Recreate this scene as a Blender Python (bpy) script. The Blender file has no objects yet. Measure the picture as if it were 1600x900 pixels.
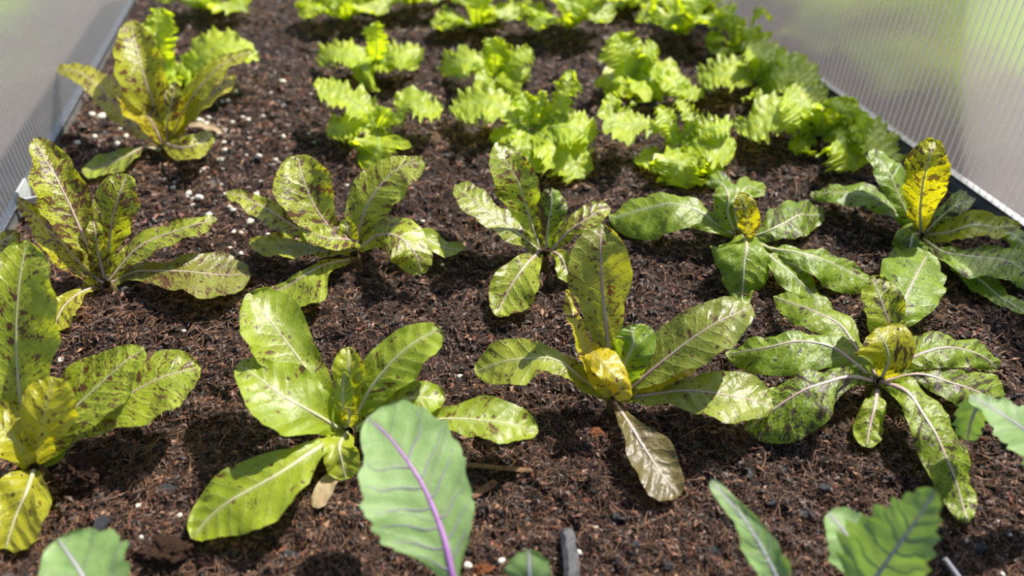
import bpy, bmesh, math, random
import numpy as np
from mathutils import Vector, Matrix

# ------------------------------------------------------------------ camera, sky, sun, exposure
scene = bpy.context.scene
col = scene.collection
H = 0.45                                   # camera height above the soil (m)
FPX = 1180.0                               # focal length for a 1600 px wide frame
PITCH = math.radians(37.4)
cam_d = bpy.data.cameras.new('camera')
cam = bpy.data.objects.new('camera', cam_d); col.objects.link(cam)
cam.location = (0, 0, H)
cam.rotation_euler = (math.pi / 2 - PITCH, 0, 0)
cam_d.sensor_width = 36.0
cam_d.lens = FPX / 1600.0 * 36.0
cam_d.clip_start = 0.01
cam_d.dof.use_dof = True
cam_d.dof.focus_distance = 0.66
cam_d.dof.aperture_fstop = 3.5
scene.camera = cam

SUN_DIR = Vector((0.42, 0.50, 0.76)).normalized()     # towards the sun
world = bpy.data.worlds.new('sky'); scene.world = world
world.use_nodes = True
wn = world.node_tree.nodes; wl_ = world.node_tree.links
bg = wn['Background']
sky = wn.new('ShaderNodeTexSky'); sky.sky_type = 'NISHITA'
sky.sun_disc = False
sky.sun_elevation = math.asin(SUN_DIR.z)
sky.sun_rotation = math.atan2(SUN_DIR.x, SUN_DIR.y)
sky.air_density = 1.0; sky.dust_density = 2.0; sky.ozone_density = 1.0
wl_.new(sky.outputs[0], bg.inputs[0])
bg.inputs[1].default_value = 0.115
sun_d = bpy.data.lights.new('sun_offscreen', 'SUN')
sun_d.energy = 6.0; sun_d.angle = math.radians(0.53); sun_d.color = (1.0, 0.94, 0.86)
sun = bpy.data.objects.new('sun_offscreen', sun_d); col.objects.link(sun)
sun.rotation_euler = SUN_DIR.to_track_quat('Z', 'Y').to_euler()
sun.location = (2, 2, 3)
vs = scene.view_settings
vs.view_transform = 'Standard'; vs.look = 'None'; vs.gamma = 1.0; vs.use_curve_mapping = False
vs.exposure = 0.65
scene.cycles.transparent_max_bounces = 40

# ------------------------------------------------------------------ helpers
rng = np.random.default_rng(7)
random.seed(7)
CP, SP = math.cos(PITCH), math.sin(PITCH)

def unproj(px, py, z):
    """picture position + height above soil -> world point (arrays allowed)"""
    x = (np.asarray(px, float) - 800) / FPX
    y = -(np.asarray(py, float) - 450) / FPX
    z = np.asarray(z, float)
    dz = y * CP - SP
    dy = y * SP + CP
    t = (z - H) / dz
    return np.stack(np.broadcast_arrays(x * t, dy * t, z), -1)

def tag(o, label=None, cat=None, group=None, kind=None):
    if label: o['label'] = label
    if cat: o['category'] = cat
    if group: o['group'] = group
    if kind: o['kind'] = kind
    return o

def empty(name, loc):
    o = bpy.data.objects.new(name, None); col.objects.link(o)
    o.location = loc; o.empty_display_size = 0.02
    return o

def mesh_obj(name, verts, faces, mat, parent=None, smooth=True, uv=None, attrs=None, loc=None):
    me = bpy.data.meshes.new(name)
    verts = np.asarray(verts, np.float32)
    faces = np.asarray(faces, np.int32)
    nf, k = faces.shape
    me.vertices.add(len(verts)); me.vertices.foreach_set('co', verts.ravel())
    me.loops.add(nf * k); me.loops.foreach_set('vertex_index', faces.ravel())
    me.polygons.add(nf)
    me.polygons.foreach_set('loop_start', np.arange(0, nf * k, k, dtype=np.int32))
    me.polygons.foreach_set('loop_total', np.full(nf, k, np.int32))
    me.polygons.foreach_set('use_smooth', np.full(nf, smooth, bool))
    me.update(calc_edges=True)
    if attrs:
        for an, val in attrs.items():
            val = np.asarray(val, np.float32)
            if val.shape[1] == 3:
                a = me.attributes.new(an, 'FLOAT_VECTOR', 'POINT'); a.data.foreach_set('vector', val.ravel())
            else:
                a = me.attributes.new(an, 'FLOAT_COLOR', 'POINT'); a.data.foreach_set('color', val.ravel())
    me.validate()
    if mat: me.materials.append(mat)
    o = bpy.data.objects.new(name, me); col.objects.link(o)
    if parent: o.parent = parent
    if loc is not None: o.location = loc
    return o

def bm_obj(name, bm, mat, parent=None, smooth=False, loc=None):
    me = bpy.data.meshes.new(name); bm.to_mesh(me); bm.free()
    for p in me.polygons: p.use_smooth = smooth
    if mat: me.materials.append(mat)
    o = bpy.data.objects.new(name, me); col.objects.link(o)
    if parent: o.parent = parent
    if loc is not None: o.location = loc
    return o

def hash2(ix, iy, seed):
    h = (ix.astype(np.int64) * 374761393 + iy.astype(np.int64) * 668265263 + seed * 1442695041) & 0x7fffffff
    h = ((h ^ (h >> 13)) * 1274126177) & 0x7fffffff
    h = h ^ (h >> 16)
    return (h & 0xffff) / 65535.0

def vnoise(x, y, seed=0):
    x = np.asarray(x, float); y = np.asarray(y, float)
    ix = np.floor(x); iy = np.floor(y)
    fx = x - ix; fy = y - iy
    fx = fx * fx * (3 - 2 * fx); fy = fy * fy * (3 - 2 * fy)
    a = hash2(ix, iy, seed); b = hash2(ix + 1, iy, seed)
    c = hash2(ix, iy + 1, seed); d = hash2(ix + 1, iy + 1, seed)
    return (a * (1 - fx) + b * fx) * (1 - fy) + (c * (1 - fx) + d * fx) * fy * 1.0 - 0.5

# bed frame: directions along and across the bed
YAW = math.radians(12.7)
B_AL = np.array([-math.sin(YAW), math.cos(YAW)])
B_AC = np.array([math.cos(YAW), math.sin(YAW)])
pl = unproj(6, 362, 0.005)[:2]; pr = unproj(1556, 333, 0.0)[:2]
C_L = float(pl @ B_AC); C_R = float(pr @ B_AC)

def bed(a, c, z=0.0):
    p = np.asarray(a)[..., None] * B_AL + np.asarray(c)[..., None] * B_AC
    return np.concatenate([p, np.broadcast_to(np.asarray(z, float)[..., None], p.shape[:-1] + (1,))], -1)

def soil_h(x, y):
    c = x * B_AC[0] + y * B_AC[1]
    h = 0.010 * vnoise(x * 7, y * 7, 1) + 0.008 * vnoise(x * 22, y * 22, 2)
    h = h + 0.008 * vnoise(x * 60, y * 60, 3) + 0.0065 * vnoise(x * 130, y * 130, 4) + 0.0035 * vnoise(x * 260, y * 260, 5)
    sink = np.clip((c - (C_R - 0.10)) / 0.10, 0, 1)
    sinkl = np.clip(((C_L + 0.05) - c) / 0.05, 0, 1)
    return h - 0.003 - 0.012 * sink ** 2 - 0.003 * sinkl ** 2

# ------------------------------------------------------------------ node helpers
def newmat(name):
    m = bpy.data.materials.new(name); m.use_nodes = True
    nt = m.node_tree; nt.nodes.clear()
    return m, nt

class NB:
    def __init__(s, nt): s.nt = nt
    def n(s, t, **kw):
        nd = s.nt.nodes.new(t)
        for k, v in kw.items(): setattr(nd, k, v)
        return nd
    def l(s, a, b): s.nt.links.new(a, b)
    def val(s, inp, v):
        if hasattr(v, 'is_output'): s.l(v, inp)
        else: inp.default_value = v
    def math(s, op, a, b=0.0, c=None, clamp=False):
        nd = s.n('ShaderNodeMath', operation=op); nd.use_clamp = clamp
        s.val(nd.inputs[0], a); s.val(nd.inputs[1], b)
        if c is not None: s.val(nd.inputs[2], c)
        return nd.outputs[0]
    def mix(s, f, a, b, mode='MIX'):
        nd = s.n('ShaderNodeMix', data_type='RGBA', blend_type=mode)
        s.val(nd.inputs[0], f); s.val(nd.inputs[6], a); s.val(nd.inputs[7], b)
        return nd.outputs[2]
    def ramp(s, f, stops, interp='LINEAR'):
        nd = s.n('ShaderNodeValToRGB'); cr = nd.color_ramp; cr.interpolation = interp
        while len(cr.elements) > 1: cr.elements.remove(cr.elements[-1])
        cr.elements[0].position = stops[0][0]; cr.elements[0].color = stops[0][1]
        for p, c in stops[1:]:
            e = cr.elements.new(p); e.color = c
        s.l(f, nd.inputs[0]); return nd.outputs[0]
    def step(s, f, a, b):
        nd = s.n('ShaderNodeMapRange', interpolation_type='SMOOTHSTEP')
        s.val(nd.inputs[0], f); s.val(nd.inputs[1], a); s.val(nd.inputs[2], b)
        return nd.outputs[0]
    def noise(s, vec, scale, detail=2.0, rough=0.5):
        nd = s.n('ShaderNodeTexNoise'); nd.inputs['Scale'].default_value = scale
        nd.inputs['Detail'].default_value = detail; nd.inputs['Roughness'].default_value = rough
        if vec is not None: s.l(vec, nd.inputs['Vector'])
        return nd.outputs[0]
    def attr(s, name):
        return s.n('ShaderNodeAttribute', attribute_name=name)
    def comb(s, x, y, z):
        nd = s.n('ShaderNodeCombineXYZ')
        for i, v in enumerate((x, y, z)): s.val(nd.inputs[i], v)
        return nd.outputs[0]

def rgb(r, g, b): return (r, g, b, 1.0)

def leaf_material(name, c_green, c_green2, c_yellow, c_speck, c_vein, vein_amt=0.5, sp=0.011,
                  rough=0.38, trans=0.42, bump=0.25, spec=0.5, tcol=1.6, rib_w=0.0016):
    m, nt = newmat(name); b = NB(nt)
    mc = b.attr('mc'); sep = b.n('ShaderNodeSeparateXYZ'); b.l(mc.outputs['Vector'], sep.inputs[0])
    X, Y, S = sep.outputs
    par = b.attr('par'); sp3 = b.n('ShaderNodeSeparateColor'); b.l(par.outputs['Color'], sp3.inputs[0])
    tint, speck, dull = sp3.outputs
    ax = b.math('ABSOLUTE', X); sg = b.math('SIGN', X)
    off = b.math('MULTIPLY_ADD', sg, 3.7, S)
    wob = b.noise(b.comb(X, Y, S), 90, 2)
    a0 = b.math('MULTIPLY_ADD', ax, -0.75, Y)
    a1 = b.math('MULTIPLY_ADD', wob, 0.010, a0)
    bl = b.math('MULTIPLY_ADD', Y, 0.6, ax)
    # side veins
    ph = b.math('FRACT', b.math('DIVIDE', a1, sp))
    vd = b.math('ABSOLUTE', b.math('SUBTRACT', ph, 0.5))
    vein = b.math('SUBTRACT', 1.0, b.step(vd, 0.0, 0.13))
    rib = b.math('SUBTRACT', 1.0, b.step(ax, rib_w * 0.5, rib_w * 2.2))
    base_n = b.noise(b.comb(X, Y, off), 55, 4, 0.6)
    cell = b.noise(b.comb(X, Y, off), 420, 3, 0.7)
    colr = b.mix(b.step(base_n, 0.3, 0.7), rgb(*c_green), rgb(*c_green2))
    colr = b.mix(b.math('MULTIPLY', b.step(cell, 0.35, 0.75), 0.25), colr, b.mix(1.0, colr, rgb(1.5, 1.45, 1.1), 'MULTIPLY'))
    colr = b.mix(tint, colr, rgb(*c_yellow))
    vm = b.math('MULTIPLY', b.math('MAXIMUM', b.math('MULTIPLY', vein, 0.55), rib), vein_amt)
    colr = b.mix(vm, colr, rgb(*c_vein))
    # reddish flecks running along the side veins
    sv = b.comb(b.math('MULTIPLY', a1, 200.0), b.math('MULTIPLY', bl, 72.0), b.math('MULTIPLY', off, 11.0))
    n1 = b.noise(sv, 1.0, 3, 0.65)
    n2 = b.noise(b.comb(X, Y, off), 520, 2, 0.6)
    dens = b.noise(b.comb(X, Y, off), 45, 2)
    th = b.math('MULTIPLY_ADD', speck, -0.24, b.math('MULTIPLY_ADD', dens, -0.30, 0.845))
    f1 = b.step(b.math('SUBTRACT', n1, th), 0.0, 0.05)
    f2 = b.step(b.math('SUBTRACT', n2, b.math('ADD', th, 0.02)), 0.0, 0.05)
    fl = b.math('MULTIPLY', b.math('MAXIMUM', f1, b.math('MULTIPLY', f2, 0.8)), b.step(speck, 0.02, 0.15))
    vo = b.n('ShaderNodeTexVoronoi'); vo.inputs['Scale'].default_value = 240.0
    b.l(b.comb(X, b.math('MULTIPLY', Y, 0.75), off), vo.inputs['Vector'])
    vs3 = b.n('ShaderNodeSeparateColor'); b.l(vo.outputs['Color'], vs3.inputs[0])
    rad = b.math('MULTIPLY', vs3.outputs[1], 0.34)
    dot = b.math('SUBTRACT', 1.0, b.step(b.math('SUBTRACT', vo.outputs['Distance'], rad), -0.04, 0.05))
    dot = b.math('MULTIPLY', dot, b.math('LESS_THAN', vs3.outputs[0], b.math('MULTIPLY', speck, 0.75)))
    fl = b.math('MAXIMUM', fl, dot)
    flk = b.math('MULTIPLY', fl, 0.92)
    colr = b.mix(b.math('MULTIPLY', dull, 0.75), colr, rgb(0.115, 0.062, 0.05))
    colr = b.mix(flk, colr, rgb(*c_speck))
    p = b.n('ShaderNodeBsdfPrincipled')
    b.l(colr, p.inputs['Base Color'])
    b.val(p.inputs['Roughness'], b.math('MULTIPLY_ADD', cell, 0.22, rough - 0.10))
    p.inputs['Specular IOR Level'].default_value = spec
    hgt = b.math('ADD', b.math('MULTIPLY', cell, 0.6), b.math('MULTIPLY', vein, -0.8))
    hgt = b.math('ADD', hgt, b.math('MULTIPLY', b.noise(b.comb(X, Y, off), 210, 2), 1.3))
    bp = b.n('ShaderNodeBump'); bp.inputs['Strength'].default_value = bump; bp.inputs['Distance'].default_value = 0.002
    b.l(hgt, bp.inputs['Height']); b.l(bp.outputs[0], p.inputs['Normal'])
    tr = b.n('ShaderNodeBsdfTranslucent')
    b.l(b.mix(1.0, colr, rgb(tcol, tcol * 0.95, tcol * 0.35), 'MULTIPLY'), tr.inputs['Color'])
    b.l(bp.outputs[0], tr.inputs['Normal'])
    mx = b.n('ShaderNodeMixShader'); mx.inputs[0].default_value = trans
    b.l(p.outputs[0], mx.inputs[1]); b.l(tr.outputs[0], mx.inputs[2])
    out = b.n('ShaderNodeOutputMaterial'); b.l(mx.outputs[0], out.inputs[0])
    return m

def simple_mat(name, c1, c2, scale=60, rough=0.6, bump=0.3, bscale=200, spec=0.4, trans=0.0, metal=0.0):
    m, nt = newmat(name); b = NB(nt)
    tc = b.n('ShaderNodeTexCoord')
    n = b.noise(tc.outputs['Object'], scale, 4, 0.6)
    colr = b.mix(b.step(n, 0.3, 0.7), rgb(*c1), rgb(*c2))
    p = b.n('ShaderNodeBsdfPrincipled'); b.l(colr, p.inputs['Base Color'])
    p.inputs['Roughness'].default_value = rough; p.inputs['Metallic'].default_value = metal
    p.inputs['Specular IOR Level'].default_value = spec
    bp = b.n('ShaderNodeBump'); bp.inputs['Strength'].default_value = bump; bp.inputs['Distance'].default_value = 0.001
    b.l(b.noise(tc.outputs['Object'], bscale, 4, 0.7), bp.inputs['Height']); b.l(bp.outputs[0], p.inputs['Normal'])
    res = p.outputs[0]
    if trans > 0:
        tr = b.n('ShaderNodeBsdfTranslucent'); b.l(colr, tr.inputs[0])
        mx = b.n('ShaderNodeMixShader'); mx.inputs[0].default_value = trans
        b.l(res, mx.inputs[1]); b.l(tr.outputs[0], mx.inputs[2]); res = mx.outputs[0]
    out = b.n('ShaderNodeOutputMaterial'); b.l(res, out.inputs[0])
    return m

M = {}
M['speckled'] = leaf_material('speckled_lettuce_leaf', (0.19, 0.27, 0.016), (0.34, 0.43, 0.040), (0.50, 0.41, 0.012),
                              (0.085, 0.022, 0.018), (0.38, 0.40, 0.18), 0.32, rough=0.36, trans=0.42, bump=0.30, spec=0.5)
M['floppy'] = leaf_material('soft_lettuce_leaf', (0.125, 0.215, 0.012), (0.23, 0.34, 0.020), (0.42, 0.40, 0.008),
                            (0.055, 0.03, 0.022), (0.36, 0.42, 0.22), 0.40, rough=0.40, trans=0.42, bump=0.30, spec=0.36)
M['light'] = leaf_material('pale_lettuce_leaf', (0.17, 0.26, 0.012), (0.27, 0.37, 0.022), (0.46, 0.42, 0.02),
                           (0.10, 0.035, 0.012), (0.50, 0.52, 0.25), 0.28, rough=0.40, trans=0.40, bump=0.16)
M['frilly'] = leaf_material('frilly_lettuce_leaf', (0.27, 0.38, 0.010), (0.48, 0.58, 0.024), (0.5, 0.6, 0.05),
                            (0.2, 0.35, 0.02), (0.45, 0.58, 0.12), 0.45, rough=0.42, trans=0.50, bump=0.4)
M['kohlrabi'] = leaf_material('kohlrabi_leaf', (0.17, 0.29, 0.085), (0.22, 0.36, 0.12), (0.36, 0.45, 0.06),
                              (0.2, 0.2, 0.1), (0.17, 0.13, 0.17), 0.42, sp=0.021, rough=0.58, trans=0.36, bump=0.12, tcol=1.3)
M['dead'] = simple_mat('withered_leaf', (0.30, 0.22, 0.12), (0.48, 0.38, 0.24), 120, 0.8, 0.5, 300, 0.2, 0.3)
M['rib_pink'] = simple_mat('pink_midrib', (0.58, 0.36, 0.36), (0.60, 0.50, 0.38), 40, 0.4, 0.1, 400, 0.5, 0.25)
M['rib_pale'] = simple_mat('pale_midrib', (0.58, 0.60, 0.30), (0.64, 0.58, 0.40), 40, 0.4, 0.1, 400, 0.5, 0.3)
M['rib_green'] = simple_mat('green_midrib', (0.34, 0.46, 0.10), (0.40, 0.52, 0.14), 40, 0.45, 0.1, 400, 0.4, 0.4)
M['rib_purple'] = simple_mat('purple_midrib', (0.34, 0.13, 0.40), (0.44, 0.22, 0.48), 40, 0.45, 0.1, 400, 0.4, 0.2)
M['rib_mauve'] = simple_mat('grey_mauve_midrib', (0.42, 0.42, 0.44), (0.48, 0.45, 0.52), 40, 0.5, 0.1, 400, 0.4, 0.2)
M['vein_mauve'] = simple_mat('mauve_vein', (0.20, 0.17, 0.24), (0.26, 0.20, 0.30), 40, 0.5, 0.1, 400, 0.4, 0.2)
M['vein_pale'] = simple_mat('pale_green_vein', (0.26, 0.38, 0.20), (0.34, 0.44, 0.26), 40, 0.5, 0.1, 400, 0.4, 0.3)
M['stem'] = simple_mat('lettuce_stem', (0.09, 0.055, 0.025), (0.16, 0.12, 0.04), 80, 0.5, 0.3, 300, 0.4, 0.1)

# ------------------------------------------------------------------ soil, panels and ground outside
def soil_material():
    m, nt = newmat('dark_compost'); b = NB(nt)
    tc = b.n('ShaderNodeTexCoord'); P = tc.outputs['Object']
    n1 = b.noise(P, 35, 6, 0.65); n2 = b.noise(P, 420, 4, 0.7)
    mp = b.n('ShaderNodeMapping'); mp.inputs['Scale'].default_value = (1, 3, 1); mp.inputs['Rotation'].default_value = (0, 0, 0.6)
    b.l(P, mp.inputs[0])
    n3 = b.noise(mp.outputs[0], 240, 4, 0.7)
    colr = b.mix(b.step(n1, 0.35, 0.68), rgb(0.012, 0.008, 0.006), rgb(0.042, 0.022, 0.014))
    colr = b.mix(b.math('MULTIPLY', b.step(n2, 0.52, 0.72), 0.8), colr, rgb(0.10, 0.050, 0.030))
    colr = b.mix(b.math('MULTIPLY', b.step(n3, 0.55, 0.7), 0.7), colr, rgb(0.10, 0.05, 0.032))
    p = b.n('ShaderNodeBsdfPrincipled'); b.l(colr, p.inputs['Base Color'])
    p.inputs['Roughness'].default_value = 0.8; p.inputs['Specular IOR Level'].default_value = 0.3
    bp = b.n('ShaderNodeBump'); bp.inputs['Strength'].default_value = 1.0; bp.inputs['Distance'].default_value = 0.004
    b.l(b.math('ADD', n2, n3), bp.inputs['Height']); b.l(bp.outputs[0], p.inputs['Normal'])
    out = b.n('ShaderNodeOutputMaterial'); b.l(p.outputs[0], out.inputs[0])
    return m
M['soil'] = soil_material()

def crumb_material(name, rough, spec, trans=0.0):
    m, nt = newmat(name); b = NB(nt)
    a = b.attr('col'); tc = b.n('ShaderNodeTexCoord')
    n = b.noise(tc.outputs['Object'], 700, 3, 0.6)
    colr = b.mix(n, b.mix(1.0, a.outputs['Color'], rgb(0.55, 0.5, 0.5), 'MULTIPLY'), b.mix(1.0, a.outputs['Color'], rgb(1.5, 1.45, 1.4), 'MULTIPLY'))
    p = b.n('ShaderNodeBsdfPrincipled'); b.l(colr, p.inputs['Base Color'])
    p.inputs['Roughness'].default_value = rough; p.inputs['Specular IOR Level'].default_value = spec
    out = b.n('ShaderNodeOutputMaterial'); b.l(p.outputs[0], out.inputs[0])
    return m
M['crumb'] = crumb_material('compost_crumbs', 0.6, 0.45)
M['fibre'] = crumb_material('compost_fibres', 0.7, 0.3)

A0, A1 = -0.12, 3.2
rows = [A0]
while rows[-1] < A1:
    a = rows[-1]
    rows.append(a + 0.0030 * max(1.0, (a + 0.1) / 0.55) ** 1.6)
rows = np.array(rows)
cols = np.linspace(C_L - 0.004, C_R + 0.004, 370)
AA, CC = np.meshgrid(rows, cols, indexing='ij')
Pg = bed(AA, CC)
Pg[..., 2] = soil_h(Pg[..., 0], Pg[..., 1])
nr, nc = AA.shape
idx = np.arange(nr * nc).reshape(nr, nc)
faces = np.stack([idx[:-1, :-1], idx[:-1, 1:], idx[1:, 1:], idx[1:, :-1]], -1).reshape(-1, 4)
soil = mesh_obj('soil_bed', Pg.reshape(-1, 3), faces, M['soil'])
tag(soil, 'dark brown crumbly compost filling the bed between the two clear panels', 'soil', kind='structure')

def panel_material(name, clear, tint, gloss=0.5):
    m, nt = newmat(name); b = NB(nt)
    tc = b.n('ShaderNodeTexCoord'); P = tc.outputs['Object']
    n = b.noise(P, 18, 5, 0.6); n2 = b.noise(P, 160, 3, 0.6)
    tp = b.n('ShaderNodeBsdfTransparent'); tp.inputs[0].default_value = rgb(*tint)
    tl = b.n('ShaderNodeBsdfTranslucent'); tl.inputs[0].default_value = rgb(0.82, 0.77, 0.77)
    df = b.n('ShaderNodeBsdfDiffuse'); df.inputs[0].default_value = rgb(0.22, 0.22, 0.25)
    gl = b.n('ShaderNodeBsdfGlossy'); gl.inputs[0].default_value = rgb(0.9, 0.9, 0.95); gl.inputs['Roughness'].default_value = 0.22
    bp = b.n('ShaderNodeBump'); bp.inputs['Strength'].default_value = 0.25; bp.inputs['Distance'].default_value = 0.002
    b.l(n2, bp.inputs['Height']); b.l(bp.outputs[0], gl.inputs['Normal'])
    m1 = b.n('ShaderNodeMixShader'); m1.inputs[0].default_value = 0.4
    b.l(tl.outputs[0], m1.inputs[1]); b.l(df.outputs[0], m1.inputs[2])
    m2 = b.n('ShaderNodeMixShader'); b.l(b.math('MULTIPLY_ADD', n, 0.12, clear - 0.06, clamp=True), m2.inputs[0])
    b.l(m1.outputs[0], m2.inputs[1]); b.l(tp.outputs[0], m2.inputs[2])
    lw = b.n('ShaderNodeLayerWeight'); lw.inputs[0].default_value = 0.25
    m3 = b.n('ShaderNodeMixShader'); b.l(b.math('MULTIPLY', lw.outputs['Fresnel'], gloss), m3.inputs[0])
    b.l(m2.outputs[0], m3.inputs[1]); b.l(gl.outputs[0], m3.inputs[2])
    out = b.n('ShaderNodeOutputMaterial'); b.l(m3.outputs[0], out.inputs[0])
    return m
M['panel'] = panel_material('twin_wall_polycarbonate', 0.92, (0.985, 0.985, 0.985))
M['flute'] = panel_material('polycarbonate_flutes', 0.88, (0.98, 0.98, 0.98))
M['panel_rib'] = panel_material('polycarbonate_ribs', 0.45, (0.9, 0.9, 0.9), 0.25)
M['rail'] = simple_mat('galvanised_rail', (0.24, 0.25, 0.25), (0.34, 0.35, 0.34), 60, 0.35, 0.1, 300, 0.5, 0, 0.6)
M['white_plastic'] = simple_mat('pale_grey_plastic', (0.34, 0.36, 0.35), (0.42, 0.44, 0.43), 40, 0.4, 0.05, 200, 0.5)

def quad_box(a0, a1, c0, c1, z0, z1):
    v = [bed(np.array(a), np.array(c), np.array(z)) for z in (z0, z1) for a, c in ((a0, c0), (a0, c1), (a1, c1), (a1, c0))]
    f = [(0, 1, 2, 3), (7, 6, 5, 4), (0, 4, 5, 1), (1, 5, 6, 2), (2, 6, 7, 3), (3, 7, 4, 0)]
    return np.array(v), np.array(f)

def boxes(lst):
    V, F, n = [], [], 0
    for bx in lst:
        v, f = quad_box(*bx); V.append(v); F.append(f + n); n += 8
    return np.concatenate(V), np.concatenate(F)

PT = 0.005
def panel(name, c_in, side, ztop, label):
    c_out = c_in + side * PT
    root = empty(name, (0, 0, 0)); tag(root, label, 'panel', kind='structure')
    for nm, c in (('inner_sheet', c_in), ('outer_sheet', c_out)):
        v = bed(np.array([A0, A1, A1, A0]), np.full(4, c), np.array([-0.06, -0.06, ztop, ztop]))
        mesh_obj(nm, v, np.array([[0, 1, 2, 3]]), M['panel'], root, False)
    aa = np.arange(A0, A1, 0.0105)
    V = np.zeros((len(aa), 4, 3)); 
    for i, (c, z) in enumerate(((c_in, -0.06), (c_out, -0.06), (c_out, ztop), (c_in, ztop))):
        V[:, i] = bed(aa, np.full(len(aa), c), np.full(len(aa), z))
    fl = mesh_obj('flutes', V.reshape(-1, 3), np.arange(len(aa) * 4).reshape(-1, 4), M['flute'], root, False)
    fl['kind'] = 'stuff'
    n = len(aa); w = .0011; pr_ = .0007
    V = np.zeros((n, 6, 3))
    for i, (da, dc, z) in enumerate(((-w, 0, -.06), (0, pr_, -.06), (w, 0, -.06), (-w, 0, ztop), (0, pr_, ztop), (w, 0, ztop))):
        V[:, i] = bed(aa + da, np.full(n, c_in - side * (dc + .0002)), np.full(n, z))
    f0 = np.array([(0, 1, 4, 3), (1, 2, 5, 4)])
    rbs = mesh_obj('ribs', V.reshape(-1, 3), ((np.arange(n) * 6)[:, None, None] + f0[None]).reshape(-1, 4), M['panel_rib'], root, False)
    rbs['kind'] = 'stuff'
    return root
panel('wall_left', C_L - 0.002, -1, 0.23, 'hazy fluted clear plastic panel bordering the bed beside the speckled lettuces')
panel('wall_right', C_R + 0.004, 1, 0.225, 'hazy fluted clear plastic panel bordering the bed beside the frilly lettuces')
# bottom rails
v, f = boxes([(A0, A1, C_L - 0.0125, C_L + 0.0005, 0.001, 0.0045), (A0, A1, C_L - 0.001, C_L + 0.0005, -0.05, 0.0045)])
tag(mesh_obj('trim_1', v, f, M['rail'], smooth=False), 'thin galvanised rail under the clear panel beside the speckled lettuces', 'rail', kind='structure')
v, f = boxes([(A0, A1, C_R + 0.0005, C_R + 0.014, 0.002, 0.005), (A0, A1, C_R + 0.0005, C_R + 0.003, -0.06, 0.005)])
tag(mesh_obj('trim_2', v, f, M['rail'], smooth=False), 'thin galvanised rail under the clear panel beside the frilly lettuces', 'rail', kind='structure')

def lawn_material():
    m, nt = newmat('patchy_lawn'); b = NB(nt)
    tc = b.n('ShaderNodeTexCoord'); P = tc.outputs['Object']
    n1 = b.noise(P, 1.7, 4, 0.6); n2 = b.noise(P, 40, 4, 0.7)
    sx = b.n('ShaderNodeSeparateXYZ'); b.l(P, sx.inputs[0])
    sgn = (b.math('SUBTRACT', b.math('MULTIPLY_ADD', sx.outputs[1], float(B_AC[1]), b.math('MULTIPLY', sx.outputs[0], float(B_AC[0]))), (C_L + C_R) / 2 - 6 * float(B_AC[1])))
    far = b.math('MULTIPLY_ADD', b.math('LESS_THAN', sgn, 0.0), 0.45, b.math('ABSOLUTE', sgn))
    far = b.math('MULTIPLY_ADD', n1, 0.9, far)          # bare wood-chip path beside the bed, lawn beyond it
    colr = b.mix(b.step(far, 1.9, 2.4), b.mix(n2, rgb(0.06, 0.05, 0.047), rgb(0.17, 0.14, 0.13)), b.mix(n2, rgb(0.11, 0.18, 0.03), rgb(0.24, 0.31, 0.09)))
    p = b.n('ShaderNodeBsdfPrincipled'); b.l(colr, p.inputs['Base Color']); p.inputs['Roughness'].default_value = 0.9
    out = b.n('ShaderNodeOutputMaterial'); b.l(p.outputs[0], out.inputs[0])
    return m
bm = bmesh.new(); bmesh.ops.create_grid(bm, x_segments=2, y_segments=2, size=15)
g = bm_obj('ground', bm, lawn_material(), loc=(0, 6, -0.35))
tag(g, 'patchy green and brown lawn outside the clear panels', 'ground', kind='structure')

# pale clip on the rail beside the second-row lettuce
def clip():
    base = unproj(33, 318, 0.004)
    root = empty('panel_clip', base)
    tag(root, 'pale grey curved plastic clip at the foot of the clear panel', 'clip')
    c0 = float(base[:2] @ B_AC); a0 = float(base[:2] @ B_AL)
    # flat flange against the panel
    v, f = boxes([(a0 - 0.002, a0 + 0.030, C_L + 0.0008, C_L + 0.0035, -0.02, 0.020)])
    mesh_obj('flange', v - base, f, M['white_plastic'], root, False)
    # curved lip: half ring standing up out of the soil
    bmv, bmf = [], []
    n = 18; R, t, z0, z1 = 0.026, 0.0028, -0.02, 0.016
    ca, cc = a0 + 0.012, C_L + 0.004
    for i in range(n + 1):
        th = -math.pi / 2 + math.pi * i / n
        for rr, zz in ((R, z0), (R, z1), (R - t, z1), (R - t, z0)):
            bmv.append(bed(np.array(ca + rr * math.sin(th)), np.array(cc + rr * math.cos(th) * 1.5), np.array(zz)) - base)
    for i in range(n):
        for k in range(4):
            a = i * 4 + k; b2 = i * 4 + (k + 1) % 4
            bmf.append((a, b2, b2 + 4, a + 4))
    mesh_obj('lip', np.array(bmv), np.array(bmf), M['white_plastic'], root, False)
clip()

# ------------------------------------------------------------------ leaves and plants
SEED = [0]
def catmull(P, n_u):
    """centripetal-free Hermite spline through rows of P at chord-length parameters n_u in [0,1]"""
    P = np.asarray(P, float)
    d = np.r_[0, np.cumsum(np.hypot(*np.diff(P[:, :2], axis=0).T) + 1e-6)]
    t = d / d[-1]
    m = np.gradient(P, t, axis=0)
    u = np.clip(n_u, 0, 1)
    k = np.clip(np.searchsorted(t, u, side='right') - 1, 0, len(t) - 2)
    h = (t[k + 1] - t[k])[:, None]; s = ((u - t[k])[:, None]) / h
    h00 = 2 * s**3 - 3 * s**2 + 1; h10 = s**3 - 2 * s**2 + s; h01 = -2 * s**3 + 3 * s**2; h11 = s**3 - s**2
    return h00 * P[k] + h10 * h * m[k] + h01 * P[k + 1] + h11 * h * m[k + 1]

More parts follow.
